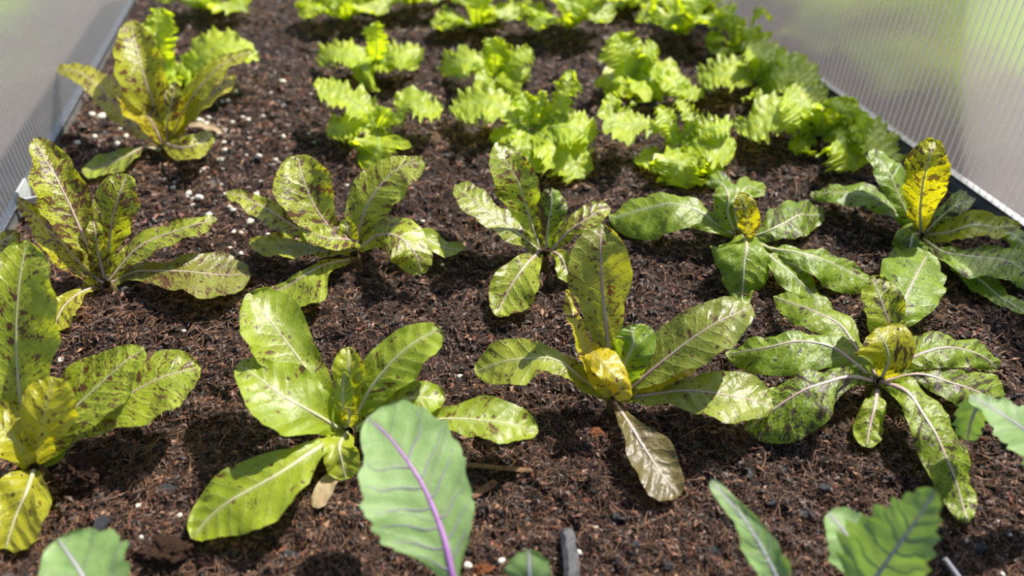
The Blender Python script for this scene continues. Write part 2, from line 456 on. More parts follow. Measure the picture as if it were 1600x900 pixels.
def leaf(root, mat, rib, pts, zoom=None, cup=0.12, roll=0.0, tr=0.38, nu=40, nv=22, tint=0.0, speck=0.6, dull=0.0,
         quilt=0.0011, ruffle=0.0, teeth=0.0, teeth_n=10, jag=0.0, ribr=0.0017, name='leaf', label=None, sp=0.011, freq=4.0, lift=1.3, sidev=0, sidem=None):
    SEED[0] += 1
    sd = SEED[0]; r = random.Random(sd * 17 + 3)
    P = np.array([p if len(p) == 5 else tuple(p) + (0.0, 0.0) for p in pts], float)
    if zoom is not None and lift: P[:, 2] = np.maximum(P[:, 2] - lift, np.minimum(P[:, 2], 0.5))
    P[:, 2] *= 0.01
    screen = zoom is not None
    if screen:
        x0, y0, s = zoom
        P[:, 0] = x0 + P[:, 0] * s; P[:, 1] = y0 + P[:, 1] * s; P[:, 3:] *= s
    if P[-1, 3] == 0: P[-1, 3] = P[-2, 3] * 0.92
    if P[-1, 4] == 0: P[-1, 4] = P[-2, 4] * 0.92
    ss = np.linspace(0, 1, nu)
    u = 0.45 * ss + 0.55 * np.sin(math.pi / 2 * ss)
    C = catmull(P, u)
    C[:, 3:] = np.maximum(C[:, 3:], 0)
    tipf = np.where(u > 1 - tr, np.sqrt(np.maximum(0, 1 - (np.maximum(u - (1 - tr), 0) / tr) ** 2.5)), 1.0)
    C[:, 3] *= tipf; C[:, 4] *= tipf
    if teeth > 0:
        for k, o in ((3, 0.0), (4, 0.4)):
            ph = (u * teeth_n + o) % 1.0
            C[:, k] *= 1 + teeth * (ph - 0.6) * np.clip(4 * u, 0, 1)
    if jag > 0:
        for k, o in ((3, 5.0), (4, 9.0)):
            C[:, k] *= 1 + jag * (vnoise(u * 11, np.full(nu, sd + o), 31) * 1.4 + vnoise(u * 26, np.full(nu, sd + o), 32) * 1.0)
    D = np.gradient(C[:, :2], axis=0); D /= np.maximum(np.linalg.norm(D, axis=1, keepdims=True), 1e-9)
    # smooth the directions a little so the blade does not fold on itself
    for _ in range(3):
        D[1:-1] = (D[:-2] + 2 * D[1:-1] + D[2:]) / 4
    D /= np.maximum(np.linalg.norm(D, axis=1, keepdims=True), 1e-9)
    LFT = np.stack([D[:, 1], -D[:, 0]], 1)
    vv = np.linspace(-1, 1, nv + 1)
    t = np.abs(vv)
    W = np.where(vv[None, :] < 0, C[:, 3:4], C[:, 4:5])
    offs = np.sign(-vv)[None, :] * t[None, :] * W
    X = C[:, 0:1] + LFT[:, 0:1] * offs; Y = C[:, 1:2] + LFT[:, 1:2] * offs
    if screen:
        M0 = unproj(C[:, 0], C[:, 1], C[:, 2]); dist = np.linalg.norm(M0 - np.array([0, 0, H]), axis=1)
        wm = W * (dist / FPX)[:, None]
    else:
        M0 = C[:, :3]; wm = W
    Z = C[:, 2:3] + (cup * t[None, :] ** 2 + roll * np.sign(-vv)[None, :] * t[None, :]) * wm
    G = unproj(X, Y, Z) if screen else np.stack([X, Y, Z], -1)
    Lm = np.r_[0, np.cumsum(np.linalg.norm(np.diff(G[:, nv // 2], axis=0), axis=1))]
    mcx = np.sign(vv)[None, :] * t[None, :] * wm
    mcy = np.repeat(Lm[:, None], nv + 1, 1)
    N = np.cross(np.gradient(G, axis=0), np.gradient(G, axis=1))
    N /= np.maximum(np.linalg.norm(N, axis=2, keepdims=True), 1e-12)
    N *= np.where((N[..., 2:3].mean() < 0), -1, 1)
    a0 = mcy - 0.75 * np.abs(mcx)
    ph = (a0 / sp) % 1.0
    env = np.clip(t / 0.25, 0, 1)[None, :]
    bump = -np.exp(-((ph - 0.5) / 0.16) ** 2) * quilt * env
    bump += quilt * 1.6 * vnoise(mcx * 120 + sd * 3.1, mcy * 120, 11) * env
    bump += quilt * 2.8 * vnoise(mcx * 38 + sd * 1.7, mcy * 38, 12)
    bump += quilt * 1.6 * (t[None, :] ** 2) * np.sin(mcy * 190 + vv[None, :] * 3 + sd)
    if ruffle > 0:
        wv = np.sin(2 * math.pi * freq * u[:, None] * 2.2 + np.sign(vv)[None, :] * 1.3 + sd) \
            + 0.8 * np.sin(2 * math.pi * freq * u[:, None] * 4.6 + sd * 2.3 + np.sign(vv)[None, :] * 2)
        bump += ruffle * (t[None, :] ** 2.2) * wv
        bump += ruffle * 0.9 * vnoise(mcx * 150 + sd, mcy * 150, 13)
    G = G + N * bump[..., None]
    G[..., 2] = np.maximum(G[..., 2], soil_h(G[..., 0], G[..., 1]) + 0.0025)
    rl = np.array(root.location)
    idx = np.arange(nu * (nv + 1)).reshape(nu, nv + 1)
    F = np.stack([idx[:-1, :-1], idx[1:, :-1], idx[1:, 1:], idx[:-1, 1:]], -1).reshape(-1, 4)
    seed = np.full_like(mcx, (sd * 0.731) % 20)
    mc = np.stack([mcx, mcy, seed], -1).reshape(-1, 3)
    tt = tint if not hasattr(tint, '__len__') else tint[0]
    par = np.tile(np.array([tt, speck, dull, 1.0], np.float32), (nu * (nv + 1), 1))
    o = mesh_obj(name, (G - rl).reshape(-1, 3), F, mat, root, True, attrs={'mc': mc, 'par': par})
    if label: o['label'] = label
    if rib is not None:
        n = int(nu * 0.93); mid = G[:n, nv // 2]; nn = N[:n, nv // 2]
        tan = np.gradient(mid, axis=0); tan /= np.maximum(np.linalg.norm(tan, axis=1, keepdims=True), 1e-12)
        sd_ = np.cross(tan, nn)
        rad = ribr * (1 - 0.86 * u[:n] ** 0.75)
        rad = np.minimum(rad, 0.6 * np.maximum(wm[:n].max(1), 0.0006))
        K = 7; ang = np.linspace(0, 2 * math.pi, K, endpoint=False)
        T = mid[:, None] + rad[:, None, None] * (np.cos(ang)[None, :, None] * sd_[:, None] + 0.42 * np.sin(ang)[None, :, None] * nn[:, None])
        ii = np.arange(n * K).reshape(n, K)
        FF = np.stack([ii[:-1], np.roll(ii, -1, 1)[:-1], np.roll(ii, -1, 1)[1:], ii[1:]], -1).reshape(-1, 4)
        mesh_obj('midrib', (T - rl).reshape(-1, 3), FF, rib, o, True)
    for j in range(sidev):
        for sgn in (-1, 1):
            u0 = .14 + .66 * (j + (.35 if sgn > 0 else 0)) / sidev
            q = np.linspace(0, 1, 16); uu = u0 + (.10 + .05 * r.random()) * q ** 1.4 + .012 * np.sin(q * 9 + j)
            vq = sgn * .86 * q
            iu = np.interp(np.clip(uu, 0, .985), u, np.arange(nu)); iv = (vq + 1) / 2 * nv
            i0 = np.clip(iu.astype(int), 0, nu - 2); j0 = np.clip(iv.astype(int), 0, nv - 1)
            fu = (iu - i0)[:, None]; fv = (iv - j0)[:, None]
            bil = lambda A: (A[i0, j0] * (1 - fv) + A[i0, j0 + 1] * fv) * (1 - fu) + (A[i0 + 1, j0] * (1 - fv) + A[i0 + 1, j0 + 1] * fv) * fu
            pth = bil(G)
            tube('side_vein', pth, [.0006, .00045, .00025], sidem or rib, root, 6, o)
    return o

def tube(name, pts, radii, mat, root, K=10, parent=None):
    pts = np.asarray(pts, float); n = 14
    u = np.linspace(0, 1, n)
    t = np.linspace(0, 1, len(pts))
    c = np.stack([np.interp(u, t, pts[:, i]) for i in range(3)], 1)
    for _ in range(3): c[1:-1] = (c[:-2] + 2 * c[1:-1] + c[2:]) / 4
    rr = np.interp(u, np.linspace(0, 1, len(radii)), radii)
    tan = np.gradient(c, axis=0); tan /= np.linalg.norm(tan, axis=1, keepdims=True)
    ref = np.array([1.0, 0.2, 0.1]); s1 = np.cross(tan, ref); s1 /= np.linalg.norm(s1, axis=1, keepdims=True); s2 = np.cross(tan, s1)
    ang = np.linspace(0, 2 * math.pi, K, endpoint=False)
    T = c[:, None] + rr[:, None, None] * (np.cos(ang)[None, :, None] * s1[:, None] + np.sin(ang)[None, :, None] * s2[:, None])
    ii = np.arange(n * K).reshape(n, K)
    FF = np.stack([ii[:-1], np.roll(ii, -1, 1)[:-1], np.roll(ii, -1, 1)[1:], ii[1:]], -1).reshape(-1, 4)
    return mesh_obj(name, (T - np.array(root.location)).reshape(-1, 3), FF, mat, parent or root, True)

def plant(name, label, cat, group, bx, by, zoom, crown=2.6, cr=0.006, mat='stem'):
    x0, y0, s = zoom
    px, py = x0 + bx * s, y0 + by * s
    crown -= 1.3; top = unproj(px, py, crown * 0.01)
    gz = float(soil_h(top[0], top[1] + 0.004))
    root = empty(name, (top[0], top[1] + 0.004, gz))
    tag(root, label, cat, group)
    tube('stem', [(top[0], top[1] + 0.006, gz - 0.012), (top[0], top[1] + 0.003, (gz + top[2]) / 2), tuple(top)], [cr * 0.9, cr, cr * 0.75], M[mat], root)
    return root

GS = 'speckled lettuces planted in rows'
Z1 = (0, 0, 420 / 1575); Z1b = (60, 120, .25); Z2 = (0, 200, .3); Z3 = (340, 210, 1 / 3); Z4 = (690, 210, 1 / 3)
Z5 = (940, 250, 390 / 1462); Z6 = (1220, 200, 380 / 1221); Z7 = (1120, 400, 480 / 1029); Z8 = (720, 340, .5)
ZH = (280, 440, 580 / 1135); ZG = (0, 360, 340 / 567); ZK = (1080, 600, 1 / 3); ZM = (700, 620, 300 / 964); ZR = (1460, 580, 140 / 900)
ZA = (220, 0, 480 / 1543); ZB = (660, 0, 300 / 964); ZC = (900, 0, 300 / 931); ZD = (1080, 0, 520 / 1376)

def spk(root, pts, z, tint=0.1, speck=0.7, rib='rib_pink', mat='speckled', **k):
    if mat == 'floppy' and tint < .3: k.setdefault('cup', -.18)
    else: k.setdefault('cup', .2)
    if mat == 'speckled': speck *= .82
    return leaf(root, M[mat], M[rib] if rib else None, pts, z, tint=tint, speck=speck, **k)

# A: tall speckled lettuce beside the left panel, behind
p = plant('speckled_lettuce', 'upright speckled lettuce with yellow-tinged leaves beside the clear panel, behind its twin', 'lettuce', GS, 960, 880, Z1)
spk(p, [(955, 850, 1.5, 25, 25), (910, 650, 5.5, 90, 80), (855, 480, 9, 150, 120), (805, 300, 12, 155, 125), (775, 180, 13.6, 130, 115), (765, 118, 14)], Z1, .35, .75, tr=.42)
spk(p, [(950, 850, 1.5, 20, 20), (810, 735, 4, 60, 45), (670, 605, 6.5, 75, 60), (560, 490, 8, 70, 75), (430, 415, 8.3, 65, 62), (330, 405, 7.6)], Z1, .5, .8, cup=.05)
spk(p, [(955, 850, 1.8, 20, 20), (885, 700, 5, 75, 85), (795, 570, 7.5, 110, 110), (720, 485, 9, 80, 75), (650, 440, 9.6)], Z1, .8, .75)
spk(p, [(985, 850, 1.8, 20, 20), (1050, 700, 5, 60, 60), (1150, 540, 8.2, 65, 62), (1260, 410, 10.5, 55, 60), (1380, 330, 11.5, 40, 45), (1490, 300, 11.8)], Z1, .45, .5, roll=.2)
spk(p, [(985, 850, 1.8, 15, 15), (1080, 690, 5, 35, 40), (1200, 570, 7.5, 55, 55), (1310, 500, 8.6, 45, 50), (1385, 450, 9)], Z1, .6, .7, roll=-.2)
spk(p, [(975, 840, 2, 20, 20), (985, 700, 5.5, 45, 45), (1010, 570, 8, 50, 50), (1030, 475, 9.2)], Z1, .2, .9)
spk(p, [(775, 405, 2, 12, 12), (850, 435, 3.8, 45, 70), (945, 435, 4.2, 70, 95), (1030, 400, 4, 65, 70), (1085, 345, 3.4)], Z1b, .3, .7, roll=.4)
spk(p, [(770, 450, 1.5, 8, 8), (650, 440, 2.6, 14, 14), (540, 500, 2.6, 62, 55), (420, 555, 1.7, 66, 74), (272, 600, .7)], Z1b, .05, .5)
leaf(p, M['dead'], None, [(940, 300, 1.2, 8, 8), (1040, 300, 1.4, 22, 22), (1140, 345, .6)], Z1b, nu=14, nv=8, label='withered tan leaf')

# B: speckled lettuce by the clip
p = plant('speckled_lettuce', 'heavily maroon-blotched lettuce with pink ribs beside the pale plastic clip', 'lettuce', GS, 555, 815, Z2)
spk(p, [(535, 800, 1.5, 18, 18), (450, 600, 5, 80, 60), (365, 410, 8, 135, 120), (285, 245, 10.5, 140, 120), (205, 105, 12.2, 75, 110), (172, 55, 12.7)], Z2, .25, .9, ribr=.0021)
spk(p, [(560, 800, 1.5, 18, 18), (565, 640, 4, 45, 50), (585, 480, 7, 105, 105), (625, 340, 9.2, 135, 120), (665, 240, 10.2)], Z2, .15, .85, ribr=.0021, tr=.45)
spk(p, [(545, 815, 1.5, 15, 15), (450, 735, 3, 65, 110), (325, 600, 5.3, 100, 120), (210, 490, 7, 65, 80), (125, 410, 8.2, 45, 55), (86, 362, 8.6)], Z2, .5, .9)
spk(p, [(575, 790, 1.8, 18, 18), (690, 640, 4, 55, 60), (850, 555, 5, 55, 62), (1000, 505, 5.6, 45, 60), (1138, 470, 5.2)], Z2, .15, .75, cup=.2)
spk(p, [(565, 810, 1.5, 12, 12), (700, 745, 2.6, 45, 45), (860, 742, 3.2, 45, 90), (1000, 752, 3.2, 100, 110), (1150, 770, 2.4, 135, 120), (1308, 765, 1.2)], Z2, .12, .75, dull=.55)
spk(p, [(155, 446, 1.5, 5, 5), (125, 458, 2.2, 10, 10), (100, 478, 2.2, 24, 18), (82, 515, 1)], (0, 0, 1), .5, .6)
spk(p, [(545, 790, 2, 25, 25), (510, 640, 5, 50, 45), (490, 510, 7, 45, 40), (480, 480, 7.3)], Z2, .2, .9)

# C: broad speckled lettuce in the same row
p = plant('speckled_lettuce', 'wide-spread maroon-speckled lettuce with six broad rounded leaves amid scattered perlite', 'lettuce', GS, 640, 560, Z3)
spk(p, [(620, 540, 2, 18, 18), (520, 430, 4, 70, 50), (440, 310, 6.5, 130, 115), (395, 190, 8.6, 155, 135), (378, 95, 9.6)], Z3, .15, .85, tr=.42)
spk(p, [(645, 540, 2, 18, 18), (680, 380, 5, 85, 75), (755, 245, 7.4, 105, 115), (850, 155, 8.8, 62, 110), (975, 125, 9.2)], Z3, .12, .75)
spk(p, [(560, 520, 3, 30, 30), (420, 460, 4.5, 42, 55), (250, 365, 5.5, 60, 50), (110, 290, 6, 55, 38), (38, 272, 6)], Z3, .2, .75, roll=-.15)
spk(p, [(690, 500, 2.5, 25, 25), (600, 490, 4, 45, 60), (490, 480, 4.8, 50, 55), (393, 430, 4.6)], Z3, .12, .8)
spk(p, [(640, 550, 2, 18, 18), (480, 535, 2.8, 35, 42), (320, 510, 3.1, 66, 52), (148, 515, 2.2)], Z3, .3, .45, rib=None)
spk(p, [(660, 540, 2.3, 20, 20), (755, 470, 4.6, 75, 70), (850, 480, 5.7, 95, 110), (925, 555, 4.8, 85, 115), (955, 655, 3)], Z3, .15, .7, cup=-.1)
spk(p, [(850, 440, 3.4, 25, 25), (980, 490, 2.9, 50, 40), (1070, 535, 2, 38, 36), (1165, 538, 1.2)], Z3, 0, .25)
spk(p, [(630, 590, 1.6, 12, 12), (520, 600, 2.6, 45, 18), (420, 650, 2.8, 150, 25), (310, 715, 2, 110, 25), (155, 748, .8)], Z3, .1, .55, roll=-.15)
spk(p, [(625, 540, 2.2, 22, 22), (610, 460, 4.2, 45, 45), (600, 400, 5.2)], Z3, .2, .8)

# D
p = plant('speckled_lettuce', 'small speckled lettuce of paddle leaves with silvery sheen behind the central front lettuce', 'lettuce', GS, 480, 560, Z4)
spk(p, [(455, 530, 2, 18, 18), (410, 380, 5, 60, 55), (360, 230, 8.5, 115, 95), (300, 120, 10.8, 90, 85), (252, 38, 11.8)], Z4, .05, .75, rib='rib_pale')
spk(p, [(460, 540, 2, 16, 16), (330, 440, 4.2, 60, 60), (220, 365, 5.2, 55, 55), (140, 300, 5.8, 72, 72), (60, 235, 5.6)], Z4, .1, .75, rib='rib_pale', cup=.05)
spk(p, [(465, 540, 2, 18, 18), (390, 615, 3.2, 90, 60), (325, 710, 2.6, 125, 95), (285, 790, 1.6, 110, 80), (255, 850, .8)], Z4, .1, .7)
spk(p, [(490, 530, 2.2, 20, 20), (500, 420, 4.8, 55, 60), (515, 330, 6.6, 70, 75), (515, 250, 7.8)], Z4, -0.0, .85, rib='rib_pale', mat='floppy')
spk(p, [(520, 540, 2.2, 16, 16), (600, 450, 4.4, 40, 40), (690, 385, 5.6, 60, 62), (760, 345, 5.7, 45, 58), (795, 350, 5.4)], Z4, .15, .8)
spk(p, [(515, 545, 2.2, 16, 16), (545, 560, 3, 30, 28), (580, 620, 2.4, 50, 45), (605, 682, 1.2)], Z4, .1, .6)

# E: floppy green lettuce
p = plant('drooping_lettuce', 'drooping green lettuce with one small yellow leaf upright at its heart', 'lettuce', GS, 800, 430, Z5, crown=3)
fl = dict(mat='floppy', rib='rib_pale', quilt=.0014)
spk(p, [(780, 440, 2.6, 20, 20), (690, 380, 3.8, 60, 45), (560, 290, 4.8, 115, 45), (430, 262, 5, 150, 60), (260, 285, 3.8, 190, 75), (45, 350, 1.2)], Z5, .12, .15, roll=-.15, **fl)
spk(p, [(780, 430, 2.6, 25, 25), (740, 310, 5, 85, 60), (740, 200, 6.4, 85, 60), (690, 125, 6, 55, 60), (610, 140, 5)], Z5, .05, .3, **fl)
spk(p, [(800, 420, 2.8, 20, 20), (790, 250, 6, 40, 50), (850, 160, 5.6, 60, 70), (955, 190, 4)], Z5, .1, .3, **fl)
spk(p, [(860, 470, 2.8, 15, 15), (858, 390, 5, 50, 70), (845, 290, 7, 55, 70), (800, 195, 8.4)], Z5, 1.0, .75, mat='floppy', rib=None, label='small yellow leaf flecked with brown')
spk(p, [(850, 450, 2.8, 15, 15), (950, 430, 3.8, 50, 45), (1050, 380, 4.3, 110, 90), (1160, 325, 3.8, 90, 130), (1300, 320, 1.6)], Z5, 0, .65, **fl)
spk(p, [(830, 430, 3, 25, 50), (848, 490, 4.4, 90, 190), (838, 590, 4.2, 165, 185), (832, 700, 3, 135, 125), (825, 790, 1.6, 85, 85), (830, 862, .6)], Z5, .05, .2, **fl)
spk(p, [(850, 450, 3, 15, 15), (960, 540, 3.6, 20, 30), (1080, 640, 3.6, 70, 85), (1180, 735, 2.8, 60, 85), (1280, 830, 1.8, 40, 50), (1360, 900, .9)], Z5, .1, .3, **fl)
spk(p, [(850, 450, 3, 15, 15), (1000, 515, 3.8, 20, 20), (1140, 535, 4.4, 35, 70), (1290, 575, 4.2, 55, 120), (1430, 640, 3, 60, 150), (1605, 725, 1.2)], Z5, .05, .3, roll=.15, **fl)

# F: right lettuce with yellow leaf
p = plant('drooping_lettuce', 'drooping green lettuce with one tall glowing yellow leaf beside the clear panel', 'lettuce', GS, 700, 540, Z6, crown=2.4)
spk(p, [(705, 530, 2.2, 20, 25), (700, 410, 5.5, 70, 75), (715, 270, 9.2, 100, 130), (745, 150, 11.6, 110, 105), (775, 55, 12.8)], Z6, .95, .55, mat='floppy', rib='rib_pale', label='tall yellow leaf with brown-edged tip')
spk(p, [(690, 530, 2.2, 15, 15), (610, 370, 5.6, 55, 55), (545, 235, 7.6, 75, 70), (490, 160, 8.2, 60, 60), (432, 138, 8)], Z6, 0, .5, **fl)
spk(p, [(690, 530, 2.2, 15, 15), (560, 405, 4, 48, 40), (430, 335, 4.5, 66, 50), (280, 325, 4, 64, 44), (145, 330, 2.4)], Z6, 0, .5, **fl)
spk(p, [(720, 540, 2.2, 20, 20), (850, 515, 4, 55, 50), (970, 485, 5, 75, 55), (1090, 495, 4.6, 60, 60), (1205, 490, 3)], Z6, .55, .45, roll=.3, **fl)
spk(p, [(720, 530, 2.4, 15, 15), (800, 450, 4.6, 35, 35), (880, 385, 6, 60, 50), (978, 360, 5.6)], Z6, -0.0, .8, **fl)
spk(p, [(700, 530, 2.4, 15, 15), (668, 535, 3.8, 60, 65), (650, 590, 3.4, 85, 85), (630, 655, 2)], Z6, 0, .6, **fl)
spk(p, [(715, 545, 2.4, 15, 15), (800, 610, 3.2, 25, 40), (930, 635, 3.8, 45, 105), (1080, 655, 3.6, 70, 90), (1190, 700, 2.8, 100, 90), (1300, 790, 1.4)], Z6, .02, .5, cup=-.1, **fl)
spk(p, [(860, 690, 2.4, 15, 15), (1000, 770, 1.9, 45, 60), (1120, 850, 1.3, 45, 45), (1240, 930, .8)], Z6, 0, .3, **fl)
spk(p, [(1060, 520, 3.6, 20, 20), (1170, 545, 3.8, 50, 45), (1235, 620, 2.8, 55, 55), (1265, 720, 1.4)], Z6, .05, .5, **fl)

# J: front right floppy lettuce
p = plant('drooping_lettuce', 'large drooping lettuce with long ribbed leaves splayed over bare compost, biggest of the drooping ones', 'lettuce', GS, 545, 420, Z7, crown=3)
fl2 = dict(mat='floppy', rib='rib_pink', quilt=.0014, ribr=.0021)
spk(p, [(550, 410, 2.6, 15, 15), (590, 240, 4.2, 40, 40), (630, 145, 5, 95, 100), (670, 60, 5, 128, 115), (712, -15, 3.8)], Z7, .02, .25, tr=.3, **fl2)
spk(p, [(560, 400, 3, 15, 15), (590, 270, 5.5, 55, 45), (560, 180, 7.5, 65, 75), (520, 65, 9)], Z7, .35, .7, **fl2)
spk(p, [(555, 405, 3, 18, 18), (575, 345, 5, 62, 85), (560, 290, 6.2, 95, 100), (530, 245, 6.6)], Z7, .9, .5, mat='floppy', rib='rib_pale', tr=.5)
spk(p, [(540, 410, 2.8, 12, 12), (480, 330, 4, 28, 28), (410, 235, 4.6, 45, 40), (320, 185, 4.6, 66, 40), (188, 135, 2.8)], Z7, .15, .35, **fl2)
spk(p, [(535, 415, 2.8, 12, 12), (460, 360, 4.2, 35, 40), (390, 305, 4.8, 80, 42), (290, 285, 4.8, 115, 28), (160, 305, 4, 100, 40), (28, 325, 1.6)], Z7, .05, .3, roll=-.15, **fl2)
spk(p, [(535, 418, 2.8, 12, 12), (430, 405, 4.4, 45, 35), (330, 435, 4.4, 120, 50), (220, 495, 3.4, 135, 65), (95, 585, 1.4)], Z7, .05, .75, roll=-.1, **fl2)
spk(p, [(540, 430, 2.4, 12, 12), (530, 500, 2.8, 30, 35), (512, 570, 2.2, 48, 55), (500, 640, .8)], Z7, .25, .4, **fl2)
spk(p, [(550, 420, 2.8, 15, 15), (640, 460, 4.4, 45, 45), (715, 560, 4.2, 62, 72), (770, 680, 3.2, 68, 80), (815, 800, 1.9, 55, 65), (848, 893, .5)], Z7, .15, .6, tr=.28, **fl2)
spk(p, [(560, 410, 2.8, 12, 12), (670, 335, 4.4, 72, 48), (770, 308, 4.6, 45, 66), (860, 325, 3.8, 42, 55), (940, 375, 2)], Z7, .1, .5, **fl2)
spk(p, [(555, 418, 2.8, 12, 12), (680, 400, 4, 22, 30), (790, 425, 4, 45, 62), (880, 455, 3.2, 75, 70), (970, 510, 1.8)], Z7, .1, .7, **fl2)

# I: front centre
p = plant('speckled_lettuce', 'lettuce with a tall upright spoon-shaped leaf and curled orange-tipped inner leaf', 'lettuce', GS, 480, 572, Z8, crown=2.2)
spk(p, [(475, 560, 1.8, 18, 18), (460, 400, 4.8, 45, 42), (450, 290, 7.6, 72, 62), (440, 180, 10.4, 106, 98), (436, 90, 12.4, 100, 98), (440, 18, 13.4)], Z8, .12, .55, dull=.45, ribr=.0028)
spk(p, [(470, 570, 1.8, 14, 14), (380, 500, 4, 30, 30), (280, 440, 5.4, 42, 34), (175, 440, 5, 82, 70), (42, 480, 3)], Z8, .1, .45, dull=.15, rib='rib_pale')
spk(p, [(478, 565, 1.8, 14, 14), (430, 480, 4.2, 38, 40), (382, 390, 6, 24, 24), (350, 300, 7.8, 18, 20), (326, 225, 8.8)], Z8, .8, .5, rib=None, roll=.5)
spk(p, [(395, 410, 5.6, 30, 30), (440, 450, 6.2, 45, 40), (490, 505, 5.8, 38, 42), (508, 572, 4.2)], Z8, 1.0, .35, rib=None, cup=-.2, label='yellow-orange curled inner leaf')
spk(p, [(500, 555, 2, 25, 25), (515, 450, 5, 62, 65), (540, 385, 6.8, 68, 75), (530, 332, 7.6)], Z8, -0.0, .3, mat='floppy', rib='rib_pale')
spk(p, [(500, 560, 2, 16, 16), (580, 490, 4, 50, 40), (670, 415, 6, 85, 72), (780, 340, 7.8, 80, 88), (912, 278, 8.4)], Z8, 0, .5, dull=.42)
spk(p, [(500, 562, 2, 12, 12), (600, 510, 3.6, 24, 26), (680, 480, 4.4, 26, 26), (738, 460, 4.5)], Z8, .9, .5, rib=None, roll=.3)
spk(p, [(490, 568, 1.8, 14, 14), (640, 548, 3.2, 28, 40), (770, 545, 4, 60, 78), (870, 560, 4, 85, 85), (980, 590, 3.1)], Z8, 0, .45, dull=.28)
spk(p, [(482, 578, 1.6, 12, 12), (530, 650, 2.4, 28, 32), (585, 735, 2.2, 78, 62), (635, 810, 1.4, 66, 72), (685, 868, .5)], Z8, .1, .3, dull=1.02, rib='rib_pink')

# H: front left pale lettuce
p = plant('speckled_lettuce', 'pale yellow-green lettuce with only a few flecks behind the purple-veined kohlrabi leaf', 'lettuce', GS, 515, 460, ZH, crown=2.4)
li = dict(mat='light', rib='rib_pale')
spk(p, [(500, 450, 2, 15, 15), (420, 310, 4.6, 42, 45), (340, 200, 6.8, 95, 75), (270, 110, 8.6, 105, 108), (205, 38, 9.6)], ZH, .12, .35, **li)
spk(p, [(500, 455, 2.2, 15, 15), (420, 405, 4.6, 70, 72), (320, 350, 6.2, 105, 108), (235, 290, 7, 82, 70), (180, 250, 7.2)], ZH, .1, .28, **li)
spk(p, [(512, 440, 2.2, 20, 20), (520, 340, 4.6, 35, 32), (520, 260, 6.4, 58, 50), (515, 200, 7.2)], ZH, .4, .2, **li)
spk(p, [(525, 445, 2.2, 18, 18), (580, 335, 4.8, 55, 55), (645, 250, 6.6, 68, 82), (720, 185, 7.8, 62, 75), (798, 140, 8.4)], ZH, .12, .35, **li)
spk(p, [(540, 450, 2.2, 18, 18), (630, 385, 4.2, 62, 40), (720, 355, 5, 58, 58), (815, 360, 4.6)], ZH, .05, .3, **li)
spk(p, [(540, 460, 2, 10, 10), (720, 425, 3.6, 14, 16), (830, 418, 4.2, 40, 35), (920, 420, 4.4, 70, 62), (1010, 432, 4.2, 72, 70), (1098, 462, 3)], ZH, .12, .4, **li)
spk(p, [(505, 470, 2.2, 12, 12), (420, 510, 3.6, 35, 28), (310, 580, 4, 92, 68), (190, 650, 3.4, 125, 92), (95, 720, 2.4, 95, 75), (36, 785, 1.2)], ZH, .15, .3, ribr=.0021, **li)
spk(p, [(515, 455, 2.2, 25, 25), (490, 500, 3.3, 52, 48), (500, 560, 2.6, 52, 50), (510, 605, 1.4)], ZH, .3, .2, **li)
leaf(p, M['dead'], None, [(490, 560, 1.6, 8, 8), (455, 620, 1.4, 28, 26), (410, 690, .5)], ZH, nu=16, nv=8, label='shrivelled tan leaf')
spk(p, [(515, 440, 2.8, 15, 15), (520, 410, 4.2, 26, 26), (515, 385, 4.8)], ZH, .7, 0, ruffle=.001, **li)
spk(p, [(510, 445, 2.6, 12, 12), (500, 350, 5, 26, 30), (505, 275, 6.4)], ZH, .2, .3, **li)

# G: front left edge
p = plant('speckled_lettuce', 'bright green boldly maroon-blotched lettuce cut by the picture edge beside the soil clump'.replace(' cut by the picture edge', ''), 'lettuce', GS, 85, 620, ZG, crown=2.6)
spk(p, [(75, 600, 2, 20, 20), (50, 430, 6, 80, 65), (42, 280, 9.4, 112, 108), (52, 140, 12.2, 98, 100), (70, 24, 14)], ZG, .1, .6, rib='rib_pale')
spk(p, [(95, 610, 2, 15, 15), (165, 490, 4.6, 66, 66), (250, 405, 6.2, 82, 78), (320, 345, 7.2, 52, 62), (376, 308, 7.5)], ZG, .05, .75, rib='rib_pale')
spk(p, [(100, 612, 2, 15, 15), (220, 495, 3.8, 45, 50), (330, 430, 5, 55, 85), (430, 380, 5.8, 78, 95), (524, 360, 5.4)], ZG, .05, .68, rib='rib_pink')
spk(p, [(92, 612, 2.2, 15, 15), (105, 540, 4.4, 48, 52), (120, 460, 6.4, 66, 80), (140, 382, 7.6)], ZG, .6, .5, rib=None)
spk(p, [(80, 615, 2.2, 15, 15), (45, 555, 4.2, 60, 62), (-20, 495, 5.6, 70, 62), (-90, 455, 6)], ZG, .55, .5, rib=None)
spk(p, [(88, 622, 2.4, 20, 20), (72, 670, 3, 62, 75), (42, 740, 2.4, 80, 70), (14, 828, .8)], ZG, .5, .4, rib='rib_pale')
spk(p, [(-60, 650, 4, 20, 20), (0, 600, 5.2, 48, 45), (60, 570, 5.8, 42, 45), (105, 592, 5.2)], Z2, .3, .85, rib='rib_pink')

